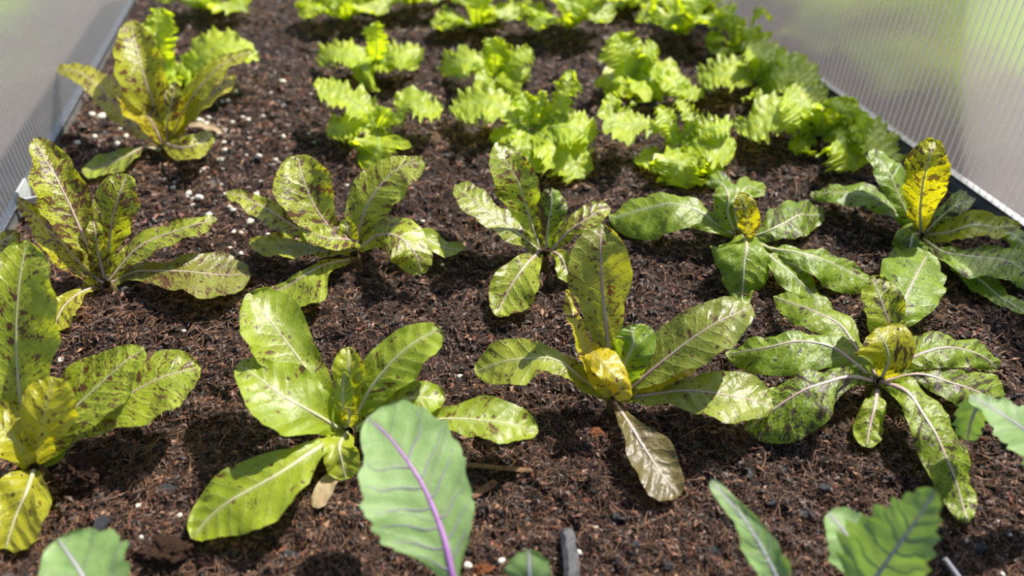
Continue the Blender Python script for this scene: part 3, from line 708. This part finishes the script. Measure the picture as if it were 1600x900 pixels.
# kohlrabi seedlings in front
GK = 'kohlrabi seedlings at the front of the bed'
def kohl(label, bx, by, zoom):
    x0, y0, s = zoom
    b0 = unproj(x0 + bx * s, y0 + by * s, 0.0)
    root = empty('kohlrabi_seedling', (b0[0], b0[1], float(soil_h(b0[0], b0[1]))))
    tag(root, label, 'kohlrabi', GK)
    return root
def kleaf(p, pts, zoom, rib='rib_mauve', stem=True, **k):
    kw = dict(lift=0, speck=0.0, tint=0.0, teeth=.10, teeth_n=6, jag=.10, quilt=.0006, cup=.1, sp=.021, ribr=.0016); kw.update(k)
    o = leaf(p, M['kohlrabi'], M[rib], pts, zoom, **kw)
    if stem:
        x0, y0, s = zoom
        e = unproj(x0 + pts[0][0] * s, y0 + pts[0][1] * s, pts[0][2] * .01)
        b = np.array(p.location)
        mid = (b + e) / 2 + np.array([0, 0, .012])
        tube('leaf_stalk', [b - np.array([0, 0, .01]), b * .6 + mid * .4 + np.array([0, 0, .01]), mid, e], [.0032, .0028, .0025, .0022], M['rib_purple'], p)
    return o
p = kohl('kohlrabi seedling with one big grey-green leaf and a bright purple vein', 880, 1150, ZH)
kleaf(p, [(850, 980, 4, 8, 8), (835, 900, 5.2, 40, 22), (803, 765, 6.6, 165, 95), (748, 630, 7.6, 205, 140), (695, 545, 8.1, 175, 165), (635, 468, 8.4, 120, 150), (575, 415, 8.5)], ZH, 'rib_purple', ribr=.0026, sidev=6, sidem=M['vein_mauve'], nu=70, nv=26, tr=.3)
kleaf(p, [(400, 1000, 4.5, 20, 20), (408, 900, 5.6, 115, 105), (405, 765, 6.4)], ZM, tr=.6, nu=44)
p = kohl('kohlrabi seedling with only a broad grey-green leaf tip showing below the soil clump', 240, 1080, ZG)
kleaf(p, [(260, 1010, 4.5, 20, 20), (220, 910, 5.8, 110, 130), (150, 802, 6.4)], ZG, tr=.45, nu=50)
p = kohl('kohlrabi seedling with a pointed leaf and a wide toothed dark green leaf', 760, 1200, ZK)
kleaf(p, [(440, 1000, 4, 20, 20), (395, 890, 5.2, 70, 75), (325, 755, 6.3, 82, 68), (235, 620, 7.2, 58, 55), (160, 530, 7.8, 34, 32), (93, 450, 8.2)], ZK, tr=.15, nu=60, tint=.0, cup=.3, sidev=5, sidem=M['vein_pale'])
kleaf(p, [(790, 1020, 3, 30, 30), (870, 900, 5, 225, 235), (950, 785, 7, 235, 205), (1030, 675, 8.6, 170, 150), (1090, 585, 9.8, 118, 95), (1145, 497, 10.8)], ZK, tr=.25, nu=70, nv=26, roll=.1, teeth=.3, teeth_n=9, sidev=5, sidem=M['vein_pale'])
kleaf(p, [(820, 960, 3.2, 20, 20), (780, 800, 4.2, 120, 130), (720, 690, 4.8, 105, 115), (640, 600, 5)], ZK, tr=.45, nu=44, teeth=.1)
tube('leaf_stalk', [np.array(p.location) + np.array([0.01, 0, 0]), unproj(1515, 925, .025), unproj(1476, 872, .034)], [.002, .0016, .0012], M['rib_mauve'], p)
p = kohl('kohlrabi seedling with a pale lobed leaf beside the big drooping lettuce', 1700, 1300, ZR)
kleaf(p, [(1350, 960, 4.2, 60, 60), (1100, 740, 5.8, 250, 270), (860, 560, 6.8, 230, 225), (650, 420, 7.2, 160, 145), (480, 310, 7.1, 90, 80), (350, 238, 6.9)], ZR, tr=.2, nu=70, nv=26, teeth=.25, roll=.1)
kleaf(p, [(470, 300, 6.2, 60, 60), (420, 380, 5.6, 120, 170), (370, 500, 4.6, 140, 160), (325, 700, 3)], ZR, tr=.25, nu=50, stem=False, teeth=.3, teeth_n=5, label='small dark green lobed leaf')

# ------------------------------------------------------------------ frilly lettuces
GF = 'frilly green lettuces in rows'
def fri(root, pts, z, **k):
    kw = dict(tint=0.05, speck=0.0, ruffle=.0036, jag=.42, freq=5.0, quilt=.0012, ribr=.0016, cup=.15, nu=52, nv=24, tr=.35); kw.update(k)
    return leaf(root, M['frilly'], M['rib_green'], pts, z, **kw)
def fplant(label, bx, by, z, leaves, **k):
    p = plant('frilly_lettuce', label, 'lettuce', GF, bx, by, z, crown=2.5, cr=.005)
    for l in leaves: fri(p, l, z, **k)
    return p
fplant('frilly lettuce with a forked leaf reaching right, behind the wide-spread speckled lettuce', 1190, 650, ZA, [
    [(1185, 640, 2.5, 18, 18), (1120, 545, 5, 60, 75), (1020, 485, 6, 75, 72), (930, 435, 6.6, 60, 50), (880, 400, 6.6)],
    [(1175, 645, 2.4, 15, 20), (1085, 615, 3.6, 62, 50), (1005, 640, 3.3, 62, 62), (930, 652, 2.4)],
    [(1190, 650, 2.6, 35, 30), (1195, 720, 3.8, 130, 130), (1180, 780, 3, 140, 115), (1120, 850, 1)],
    [(1200, 640, 2.6, 15, 15), (1290, 575, 4.4, 35, 35), (1360, 525, 5.6, 90, 38), (1440, 555, 5.2, 62, 50), (1518, 540, 4.5)],
    [(1195, 640, 2.8, 20, 20), (1220, 590, 4.6, 45, 45), (1245, 545, 6)]])
fplant('frilly lettuce with a tall pointed leaf behind the small silvery speckled lettuce', 545, 660, ZB, [
    [(530, 650, 2.5, 18, 18), (430, 565, 4.6, 75, 75), (330, 510, 5.6, 90, 82), (240, 520, 5, 95, 82), (135, 545, 3.8)],
    [(570, 650, 2.5, 18, 18), (645, 565, 5, 45, 50), (705, 480, 7.2, 55, 62), (738, 410, 8.4, 62, 50), (742, 350, 9)],
    [(555, 655, 2.6, 30, 30), (620, 690, 4.2, 110, 90), (705, 755, 3.8, 135, 125), (760, 830, 2.4, 100, 125), (785, 895, 1.2)],
    [(545, 655, 2.6, 25, 25), (520, 720, 3.6, 85, 90), (535, 790, 2.6, 75, 80), (570, 865, 1.2)],
    [(535, 655, 2.6, 15, 15), (440, 672, 3.2, 50, 50), (338, 690, 2.4)],
    [(545, 645, 2.6, 18, 18), (525, 550, 5, 60, 55), (500, 462, 6.4)],
    [(555, 645, 2.6, 15, 15), (590, 520, 6, 36, 36), (608, 455, 7)],
    [(570, 655, 2.6, 20, 20), (690, 640, 5, 85, 78), (790, 645, 5, 75, 82), (860, 705, 3.4)]])
fplant('frilly lettuce with a pointed left leaf behind the drooping lettuce with yellow heart', 490, 720, ZC, [
    [(480, 710, 2.5, 15, 15), (410, 620, 4.6, 30, 32), (320, 600, 5.2, 50, 48), (230, 600, 5.6, 95, 85), (165, 540, 6.2, 60, 62), (182, 445, 7)],
    [(500, 700, 2.6, 15, 15), (560, 590, 5.2, 42, 42), (530, 530, 6.2, 35, 35), (488, 482, 6.6)],
    [(490, 715, 2.6, 40, 40), (495, 775, 4, 150, 110), (485, 840, 3.2, 130, 105), (470, 900, 1.4)],
    [(510, 705, 2.6, 18, 18), (640, 625, 5.2, 62, 62), (720, 610, 5.6, 55, 55), (760, 600, 5.2)],
    [(510, 715, 2.6, 18, 18), (640, 695, 4.6, 90, 80), (715, 720, 4.2, 90, 78), (775, 722, 3)],
    [(480, 735, 2.2, 12, 12), (360, 760, 2.4, 48, 48), (285, 790, 1.4)],
    [(490, 705, 2.8, 25, 25), (440, 585, 5.6, 45, 45), (398, 512, 6.6)],
    [(510, 730, 2.4, 15, 15), (640, 790, 2.8, 65, 55), (715, 850, 1.2)]])
fplant('large frilly lettuce beside the clear panel, before the drooping lettuce with the tall yellow leaf'.replace('before', 'behind'), 530, 570, ZD, [
    [(515, 560, 2.5, 18, 18), (430, 500, 4.6, 40, 50), (350, 480, 5.4, 75, 95), (270, 505, 4.8, 70, 62), (180, 532, 3)],
    [(540, 560, 2.6, 25, 25), (610, 555, 5, 85, 95), (650, 620, 4.4, 85, 95), (685, 705, 2.2)],
    [(550, 550, 2.6, 18, 18), (660, 505, 5.2, 50, 45), (750, 555, 5.2, 62, 55), (815, 615, 4.2, 48, 48), (875, 660, 2.8)],
    [(530, 550, 2.6, 30, 30), (490, 460, 5.8, 95, 95), (450, 405, 6.6, 85, 80), (400, 360, 6.8)],
    [(540, 545, 2.6, 30, 30), (610, 455, 6, 85, 80), (600, 400, 7)],
    [(530, 560, 2.6, 25, 25), (540, 500, 4.8, 90, 85), (540, 470, 6)],
    [(515, 570, 2.4, 20, 20), (460, 590, 2.6, 45, 45), (425, 628, 1.2)],
    [(550, 545, 2.6, 20, 20), (690, 500, 6, 55, 60), (720, 460, 7)]])
fplant('smooth-leaved frilly lettuce beside the clear panel behind the large frilly one', 270, 350, ZD, [
    [(260, 340, 2.5, 20, 20), (185, 300, 4.8, 70, 70), (100, 310, 4.4, 62, 62), (25, 325, 2.6)],
    [(285, 340, 2.5, 20, 20), (340, 320, 5, 85, 75), (410, 305, 5.2, 70, 70), (470, 370, 3.2)],
    [(270, 335, 2.5, 25, 25), (290, 240, 6, 85, 80), (240, 180, 7)],
    [(300, 340, 2.5, 20, 20), (410, 290, 5.4, 60, 55), (485, 340, 5, 55, 55), (548, 410, 2.8)],
    [(280, 345, 2.4, 20, 20), (300, 375, 2.8, 80, 70), (310, 405, 1.4)]])
fplant('frilly lettuce half hidden behind the upright speckled lettuce', 1060, 480, Z1, [
    [(1040, 470, 2.5, 20, 20), (965, 380, 5, 80, 75), (925, 230, 8.5, 105, 110), (935, 45, 11.6)],
    [(1070, 470, 2.5, 20, 20), (1190, 330, 6, 95, 85), (1330, 265, 7.2, 85, 85), (1440, 300, 6.6, 60, 62), (1520, 355, 5.2)],
    [(1060, 480, 2.4, 20, 20), (1090, 440, 3.8, 90, 75), (1180, 475, 2.2)],
    [(1050, 475, 2.4, 20, 20), (1000, 440, 3.8, 70, 70), (1010, 510, 1.6)]])
fplant('frilly lettuce with a leaf standing up, behind the one with a forked leaf', 1170, 345, ZA, [
    [(1160, 335, 2.5, 20, 20), (1060, 280, 5, 62, 60), (965, 265, 5, 62, 62), (885, 310, 3)],
    [(1165, 340, 2.5, 35, 35), (1135, 350, 3.6, 95, 85), (1080, 395, 1.4)],
    [(1185, 335, 2.5, 20, 20), (1285, 285, 5, 62, 62), (1350, 295, 4.6, 62, 62), (1392, 340, 2.6)],
    [(1175, 330, 2.6, 25, 25), (1185, 210, 7, 55, 55), (1165, 115, 9.8)],
    [(1180, 340, 2.5, 25, 25), (1210, 310, 4.2, 60, 60), (1240, 360, 2)]], nu=40, nv=18)
fplant('ragged frilly lettuce behind the one with the tall pointed leaf', 360, 400, ZB, [
    [(345, 385, 2.5, 20, 20), (250, 300, 5.4, 66, 62), (170, 315, 4.8, 66, 62), (100, 380, 2.2)],
    [(360, 395, 2.5, 35, 35), (375, 400, 3.6, 115, 105), (350, 448, 1.2)],
    [(380, 385, 2.5, 20, 20), (465, 300, 5.6, 55, 55), (550, 245, 6.2)],
    [(365, 380, 2.5, 20, 20), (362, 270, 6, 66, 66), (340, 190, 8.2)],
    [(380, 390, 2.5, 20, 20), (465, 380, 3.6, 60, 60), (500, 425, 1.6)]], nu=40, nv=18)
fplant('bushy frilly lettuce behind the one with a pointed left leaf', 270, 430, ZC, [
    [(260, 415, 2.5, 25, 25), (235, 280, 6.4, 100, 105), (185, 165, 9.4)],
    [(255, 425, 2.5, 25, 25), (215, 400, 4, 80, 95), (200, 465, 1.2)],
    [(280, 425, 2.5, 25, 25), (340, 375, 4.8, 85, 95), (342, 495, 1.2)],
    [(290, 415, 2.5, 20, 20), (420, 345, 5.2, 62, 62), (490, 405, 4.2, 55, 55), (540, 475, 2)],
    [(280, 410, 2.5, 20, 20), (335, 265, 6.4, 62, 62), (395, 222, 6.8)],
    [(300, 425, 2.4, 20, 20), (440, 430, 3.4, 40, 40), (540, 430, 3, 45, 45), (620, 465, 1.6)]], nu=40, nv=18)

def far_frilly(px, py, size, seed, label, nleaf=8):
    b0 = unproj(px, py, 0.0)
    gz = float(soil_h(b0[0], b0[1])); r = random.Random(seed)
    root = empty('frilly_lettuce', (b0[0], b0[1], gz)); tag(root, label, 'lettuce', GF)
    tube('stem', [(b0[0], b0[1], gz - .01), (b0[0], b0[1], gz + .008), (b0[0], b0[1], gz + .022)], [.004, .005, .004], M['stem'], root)
    dist = np.linalg.norm(b0 - np.array([0, 0, H])); R = size * dist / FPX
    for i in range(nleaf):
        an = 2 * math.pi * (i + r.uniform(-.25, .25)) / nleaf
        L = R * r.uniform(.85, 1.15) if i % 3 else R * .75
        hi = r.uniform(.35, .75) * R * 100 + (3 if i % 3 == 0 else 0)
        dx, dy = math.cos(an), math.sin(an)
        w = L * r.uniform(.38, .5)
        pts = [(b0[0] + dx * L * f, b0[1] + dy * L * f, gz * 100 + z, w * ww, w * ww) for f, z, ww in
               ((.04, 1.6, .2), (.35, hi * .75, .6), (.7, hi, 1.0), (1.0, hi * .75, .9))]
        fri(root, pts, None, nu=32, nv=14, ruffle=.004, jag=.3)
    return root
FAR = [(330, 22, 62, 'bright frilly lettuce by the clear panel, behind the half hidden frilly one'),
       (545, 38, 68, 'frilly lettuce in the second row beyond the forked-leaf one'),
       (648, 18, 52, 'frilly lettuce standing between two larger ones, beyond the one with a standing leaf'),
       (745, 48, 70, 'rounded frilly lettuce directly beyond the ragged one'),
       (890, 55, 78, 'broad frilly lettuce beyond the ragged one, alone by open soil'),
       (1060, 62, 67, 'sprawling frilly lettuce beyond the bushy one'),
       (1150, 88, 52, 'frilly lettuce beyond the smooth-leaved one near the clear panel'),
       (985, 18, 50, 'distant frilly lettuce in the far row among others'),
       (830, 8, 50, 'distant frilly lettuce in the far row among others'),
       (1080, 10, 43, 'distant frilly lettuce in the far row among others'),
       (925, -8, 46, 'distant frilly lettuce in the far row among others'),
       (740, -5, 43, 'distant frilly lettuce in the far row among others'),
       (575, -5, 52, 'distant frilly lettuce in the far row among others'),
       (1020, -25, 46, 'distant frilly lettuce in the far row among others')]
for i, (x, y, s, lb) in enumerate(FAR): far_frilly(x, y, s, 100 + i, lb)

# ------------------------------------------------------------------ loose things on the soil
def lump_mesh(name, seed, mat, sub=2, amp=.35, sc=(1, 1, 1)):
    bm = bmesh.new(); bmesh.ops.create_icosphere(bm, subdivisions=sub, radius=1.0)
    r = random.Random(seed); o = Vector((r.uniform(0, 50), r.uniform(0, 50), r.uniform(0, 50)))
    from mathutils import noise as mn
    for v in bm.verts:
        d = v.co.normalized()
        k = 1 + amp * mn.noise(d * 1.6 + o) + amp * .6 * mn.noise(d * 4 + o) + (amp * .7 * mn.noise(d * 11 + o) + amp * .5 * mn.noise(d * 23 + o) if sub > 3 else 0)
        v.co = Vector((d.x * sc[0], d.y * sc[1], d.z * sc[2])) * k
    me = bpy.data.meshes.new(name); bm.to_mesh(me); bm.free()
    for q in me.polygons: q.use_smooth = True
    me.materials.append(mat); return me
M['perlite'] = simple_mat('perlite_white', (0.62, 0.58, 0.46), (0.80, 0.78, 0.68), 300, 0.8, 0.4, 900, 0.2)
M['charcoal'] = simple_mat('charcoal_black', (0.012, 0.012, 0.015), (0.045, 0.048, 0.055), 250, 0.45, 0.8, 500, 0.5)
M['wood'] = simple_mat('brown_wood', (0.10, 0.05, 0.022), (0.17, 0.09, 0.04), 150, 0.7, 0.6, 400, 0.3)
M['bark'] = simple_mat('reddish_bark', (0.16, 0.05, 0.018), (0.26, 0.10, 0.035), 200, 0.8, 0.8, 500, 0.2)
M['clump'] = simple_mat('soil_clump', (0.022, 0.012, 0.008), (0.10, 0.050, 0.028), 700, 0.85, 1.0, 500, 0.2)
PM = [lump_mesh('perlite_granule', 40 + i, M['perlite'], 2, .45, (1, .85, .7)) for i in range(6)]
pz = [(330, 225, 5), (385, 237, 7), (350, 368, 5), (185, 375, 4), (240, 408, 5), (490, 410, 6), (550, 380, 4), (500, 300, 4), (160, 412, 4), (355, 470, 4),
      (345, 655, 4), (790, 640, 3), (855, 655, 3), (840, 683, 4), (930, 710, 5), (950, 735, 4), (1005, 755, 7), (1010, 730, 4), (960, 780, 4), (975, 815, 4),
      (715, 860, 4), (1060, 855, 5), (1090, 870, 5), (1075, 670, 4), (1020, 558, 5), (1005, 580, 4), (1135, 517, 5), (1165, 470, 5), (1375, 493, 6), (1475, 487, 5),
      (1355, 710, 6), (1160, 710, 4), (1190, 800, 5), (1220, 838, 5), (1520, 358, 5), (1400, 245, 5), (1310, 262, 5), (1235, 105, 4), (1530, 38, 5), (1210, 262, 4),
      (1160, 418, 4), (1040, 225, 4), (1015, 275, 6), (1060, 240, 4), (990, 235, 4), (1150, 160, 4), (1185, 155, 4), (1160, 320, 5), (1190, 345, 4), (1210, 325, 4), (1120, 355, 6), (1045, 285, 5)]
PER = [(60 + x * .25, 120 + y * .25, s) for x, y, s in pz]
PER += [(37, 363, 4), (196, 453, 6), (243, 447, 5), (375, 395, 5), (364, 357, 5), (366, 374, 4), (357, 380, 4), (390, 344, 7), (541, 287, 4), (660, 343, 4), (691, 408, 5),
        (418, 360, 5), (376, 362, 4), (365, 373, 3), (357, 381, 3), (375, 395, 4), (398, 298, 6), (350, 298, 4), (548, 410, 4), (90, 554, 5), (90, 786, 5), (216, 790, 5), (279, 805, 5),
        (219, 840, 5), (731, 881, 7), (782, 869, 7), (905, 850, 6), (933, 812, 3), (717, 577, 5), (1565, 807, 5), (1513, 835, 5), (1580, 830, 4), (1570, 892, 4), (285, 512, 4), (135, 445, 5), (98, 180, 4)]
rr = random.Random(5)
for i in range(46):
    PER.append((rr.gauss(360, 60), rr.uniform(140, 360), rr.uniform(1.8, 3.2)))
for i, (x, y, s) in enumerate(PER):
    w = unproj(x, y, 0.0); cpos = float(w[:2] @ B_AC)
    if cpos < C_L + .01: continue
    d = np.linalg.norm(w - np.array([0, 0, H])); rad = s * d / FPX * .95
    o = bpy.data.objects.new('perlite_granule', PM[i % 6]); col.objects.link(o)
    o.location = (w[0], w[1], float(soil_h(w[0], w[1])) + rad * .45)
    o.scale = (rad, rad * rr.uniform(.8, 1.1), rad * rr.uniform(.8, 1.1)); o.rotation_euler = (rr.uniform(-.4, .4), rr.uniform(-.4, .4), rr.uniform(0, 6.28))
    front = y > 520
    own = {(731, 881): 'white perlite granule beside the dark red bark chip, against the purple-veined leaf', (782, 869): 'cream perlite granule on the far side of the dark red bark chip', (905, 850): 'small white perlite granule touching the black charcoal stick', (717, 577): 'single white perlite granule between the pale lettuce and the orange-tipped lettuce', (37, 363): 'white perlite granule just below the pale plastic clip'}.get((x, y))
    tag(o, own or 'white perlite granule on bare compost near the front seedlings' if front or own else 'white perlite granule on compost around the speckled lettuces by the panel', 'perlite',
        'perlite granules near the front' if front else 'perlite granules scattered on the compost')

def place_lump(name, label, cat, x, y, rx, ry, rz, mat, seed, rot=0.0, sub=3, amp=.3, group=None):
    w = unproj(x, y, 0.0); d = np.linalg.norm(w - np.array([0, 0, H])) / FPX
    me = lump_mesh(name, seed, mat, sub, amp)
    o = bpy.data.objects.new(name, me); col.objects.link(o)
    o.scale = (rx * d, ry * d, rz * d); o.rotation_euler = (0, 0, rot)
    o.location = (w[0], w[1], float(soil_h(w[0], w[1])) + rz * d * .4)
    return tag(o, label, cat, group)
place_lump('soil_clump', 'round brown soil clump beside the boldly blotched lettuce', 'soil clump', 132, 750, 28, 24, 20, M['clump'], 3, sub=5, amp=.4)
place_lump('soil_clump', 'crumbly tan soil clump in front of the pale yellow-green lettuce', 'soil clump', 258, 868, 30, 24, 16, M['clump'], 4, sub=5, amp=.45)
place_lump('soil_clump', 'small tan soil clump at the end of the crumbly one', 'soil clump', 328, 876, 16, 14, 10, M['clump'], 6, sub=5, amp=.45)
place_lump('bark_chip', 'orange-brown bark chip in the shade before the orange-tipped lettuce', 'bark chip', 932, 670, 12, 10, 6, M['bark'], 8, sub=4, amp=.5)
place_lump('bark_chip', 'dark red bark chip between two perlite granules', 'bark chip', 752, 884, 16, 9, 8, M['bark'], 9, sub=4, amp=.5)
chs = [(1172, 733, 7, 16), (1118, 848, 14, 12), (1210, 778, 12, 6), (1262, 792, 14, 8), (262, 770, 20, 12), (160, 822, 14, 16), (455, 870, 16, 8), (965, 800, 10, 8), (1045, 880, 9, 9),
       (1290, 760, 10, 8), (1535, 845, 14, 9), (995, 850, 10, 6), (1090, 690, 12, 6), (230, 640, 12, 7), (700, 250, 8, 8), (1345, 230, 8, 6), (205, 185, 18, 6), (1430, 470, 8, 6)]
for i, (x, y, a, b_) in enumerate(chs):
    place_lump('charcoal_piece', 'small black charcoal piece lying on the brown compost', 'charcoal', x, y, a * .8, b_ * .8, 5, M['charcoal'], 20 + i, rr.uniform(-.6, .6), 2, .55, 'charcoal pieces on the compost')

def stick(name, label, cat, pa, pb, wpx, mat, z=.003, seg=10, flat=.6, seed=0):
    a = unproj(*pa, 0.0); b = unproj(*pb, 0.0)
    d = np.linalg.norm((a + b) / 2 - np.array([0, 0, H])) / FPX; w = wpx * d / 2
    r = random.Random(seed)
    V, F = [], []
    t = (b - a) / np.linalg.norm(b - a); s = np.array([-t[1], t[0], 0]); K = 8
    for i in range(seg + 1):
        f = i / seg; c = a + (b - a) * f; c[2] = float(soil_h(a[0], a[1])) * (1 - f) + float(soil_h(b[0], b[1])) * f + z + w * flat
        c = c + s * r.uniform(-.15, .15) * w
        for k in range(K):
            an = 2 * math.pi * (k + .5) / K; q = w * (1 + r.uniform(-.12, .12)) * (.75 if i in (0, seg) else 1)
            V.append(c + s * math.cos(an) * q + np.array([0, 0, math.sin(an) * q * flat]))
    for i in range(seg):
        for k in range(K): F.append((i * K + k, i * K + (k + 1) % K, (i + 1) * K + (k + 1) % K, (i + 1) * K + k))
    V = np.array(V); n = len(V)
    V = np.concatenate([V, V[:K].mean(0)[None], V[-K:].mean(0)[None]])
    for k in range(K):
        F.append((k, n, n, (k + 1) % K)); 
    F = [f for f in F]
    bm = bmesh.new(); vv = [bm.verts.new(tuple(v - a)) for v in V]
    for f in F:
        ff = list(dict.fromkeys(f)); bm.faces.new([vv[i] for i in ff])
    for k in range(K): bm.faces.new([vv[n - K + (k + 1) % K], vv[n + 1], vv[n - K + k]])
    bmesh.ops.recalc_face_normals(bm, faces=bm.faces)
    o = bm_obj(name, bm, mat, None, False, tuple(a))
    return tag(o, label, cat)
stick('charcoal_stick', 'square-ended black charcoal stick half sunk in the compost', 'charcoal', (886, 828), (897, 915), 24, M['charcoal'], seed=1)
stick('wood_stick', 'short brown broken wood stick beside the purple-veined leaf', 'stick', (738, 778), (774, 744), 13, M['wood'], seed=2)
stick('wood_strip', 'long flat dark wood strip lying under the purple-veined leaf tip', 'stick', (722, 725), (832, 736), 9, M['wood'], seed=3, flat=.35)

# ------------------------------------------------------------------ compost crumbs and fibres (uncountable)
def scatter(n, ymin=-60):
    px = rng.uniform(-200, 1800, n); py = rng.uniform(ymin, 1120, n)
    w = unproj(px, py, np.zeros(n))
    c = w[:, :2] @ B_AC
    ok = (c > C_L + .004) & (c < C_R - .004)
    w = w[ok]; w[:, 2] = soil_h(w[:, 0], w[:, 1])
    return w
PAL = np.array([(0.016, .011, .009), (.035, .020, .014), (.060, .032, .021), (.10, .050, .030), (.15, .075, .042), (.21, .115, .065), (.27, .16, .095), (.13, .045, .022)])
PRB = np.array([.24, .25, .22, .12, .06, .03, .012, .068])
def crumbs(n):
    w = scatter(n); n = len(w)
    d = np.linalg.norm(w - np.array([0, 0, H]), axis=1)
    scl = np.clip(d / .6, .8, 2.2)
    L = (0.0011 + 0.0040 * rng.random(n) ** 2.4) * scl; Wd = L * rng.uniform(.12, .5, n); T = L * rng.uniform(.1, .4, n)
    yaw = rng.uniform(0, 2 * math.pi, n); pit = rng.normal(0, .35, n)
    ax = np.stack([np.cos(yaw) * np.cos(pit), np.sin(yaw) * np.cos(pit), np.sin(pit)], 1)
    sd = np.stack([-np.sin(yaw), np.cos(yaw), rng.normal(0, .3, n)], 1)
    up = np.cross(ax, sd)
    c = w + np.array([0, 0, 1]) * (T * rng.uniform(-.1, .9, n))[:, None]
    V = np.stack([c + ax * L[:, None], c - ax * L[:, None] * rng.uniform(.7, 1.1, n)[:, None],
                  c + sd * Wd[:, None] + ax * (L * rng.uniform(-.5, .5, n))[:, None], c - sd * Wd[:, None] + ax * (L * rng.uniform(-.5, .5, n))[:, None],
                  c + up * T[:, None] + ax * (L * rng.uniform(-.4, .4, n))[:, None], c - up * T[:, None]], 1)
    f0 = np.array([(0, 2, 4), (2, 1, 4), (1, 3, 4), (3, 0, 4), (2, 0, 5), (1, 2, 5), (3, 1, 5), (0, 3, 5)])
    F = (np.arange(n) * 6)[:, None, None] + f0[None]
    k = rng.choice(len(PAL), n, p=PRB); C = PAL[k] * rng.uniform(.75, 1.3, (n, 1))
    C = np.concatenate([C, np.ones((n, 1))], 1)
    o = mesh_obj('compost_crumbs', V.reshape(-1, 3), F.reshape(-1, 3), M['crumb'], soil, False, attrs={'col': np.repeat(C, 6, 0)})
    return tag(o, 'brown and black crumbs of compost', kind='stuff')
crumbs(165000)
def fibres(n):
    w = scatter(n); n = len(w)
    d = np.linalg.norm(w - np.array([0, 0, H]), axis=1); scl = np.clip(d / .6, .8, 1.8)
    L = (0.002 + 0.009 * rng.random(n) ** 3) * scl; R = rng.uniform(.00012, .00034, n) * scl
    yaw = rng.uniform(0, 2 * math.pi, n); bend = rng.normal(0, .9, n); lift = rng.uniform(.0, .5, n)
    S = 5; us = np.linspace(-1, 1, S)
    yy = yaw[:, None] + bend[:, None] * us[None]
    cx = np.cumsum(np.cos(yy), 1) / S * 2; cy = np.cumsum(np.sin(yy), 1) / S * 2
    P = np.zeros((n, S, 3)); P[..., 0] = w[:, 0:1] + cx * L[:, None]; P[..., 1] = w[:, 1:2] + cy * L[:, None]
    P[..., 2] = soil_h(P[..., 0], P[..., 1]) * .6 + w[:, 2:3] * .4 + .0014 * scl[:, None] + (1 - us[None] ** 2) * (lift * L * .5)[:, None]
    tx = np.cos(yy); ty = np.sin(yy)
    side = np.stack([-ty, tx, np.zeros_like(tx)], -1); up = np.array([0, 0, 1.0])
    V = np.stack([P + side * R[:, None, None], P - side * R[:, None, None], P + up * R[:, None, None] * 1.4], 2)   # n,S,3,3
    ii = np.arange(n * S * 3).reshape(n, S, 3)
    F = np.stack([ii[:, :-1], np.roll(ii, -1, 2)[:, :-1], np.roll(ii, -1, 2)[:, 1:], ii[:, 1:]], -1).reshape(-1, 4)
    pal = np.array([(.09, .045, .025), (.16, .085, .045), (.24, .14, .08), (.33, .21, .13), (.05, .028, .018)])
    C = pal[rng.choice(5, n, p=[.28, .27, .18, .09, .18])] * rng.uniform(.8, 1.2, (n, 1))
    C = np.concatenate([C, np.ones((n, 1))], 1)
    o = mesh_obj('compost_fibres', V.reshape(-1, 3), F, M['fibre'], soil, True, attrs={'col': np.repeat(C, S * 3, 0)})
    return tag(o, 'fine tan root fibres', kind='stuff')
fibres(60000)
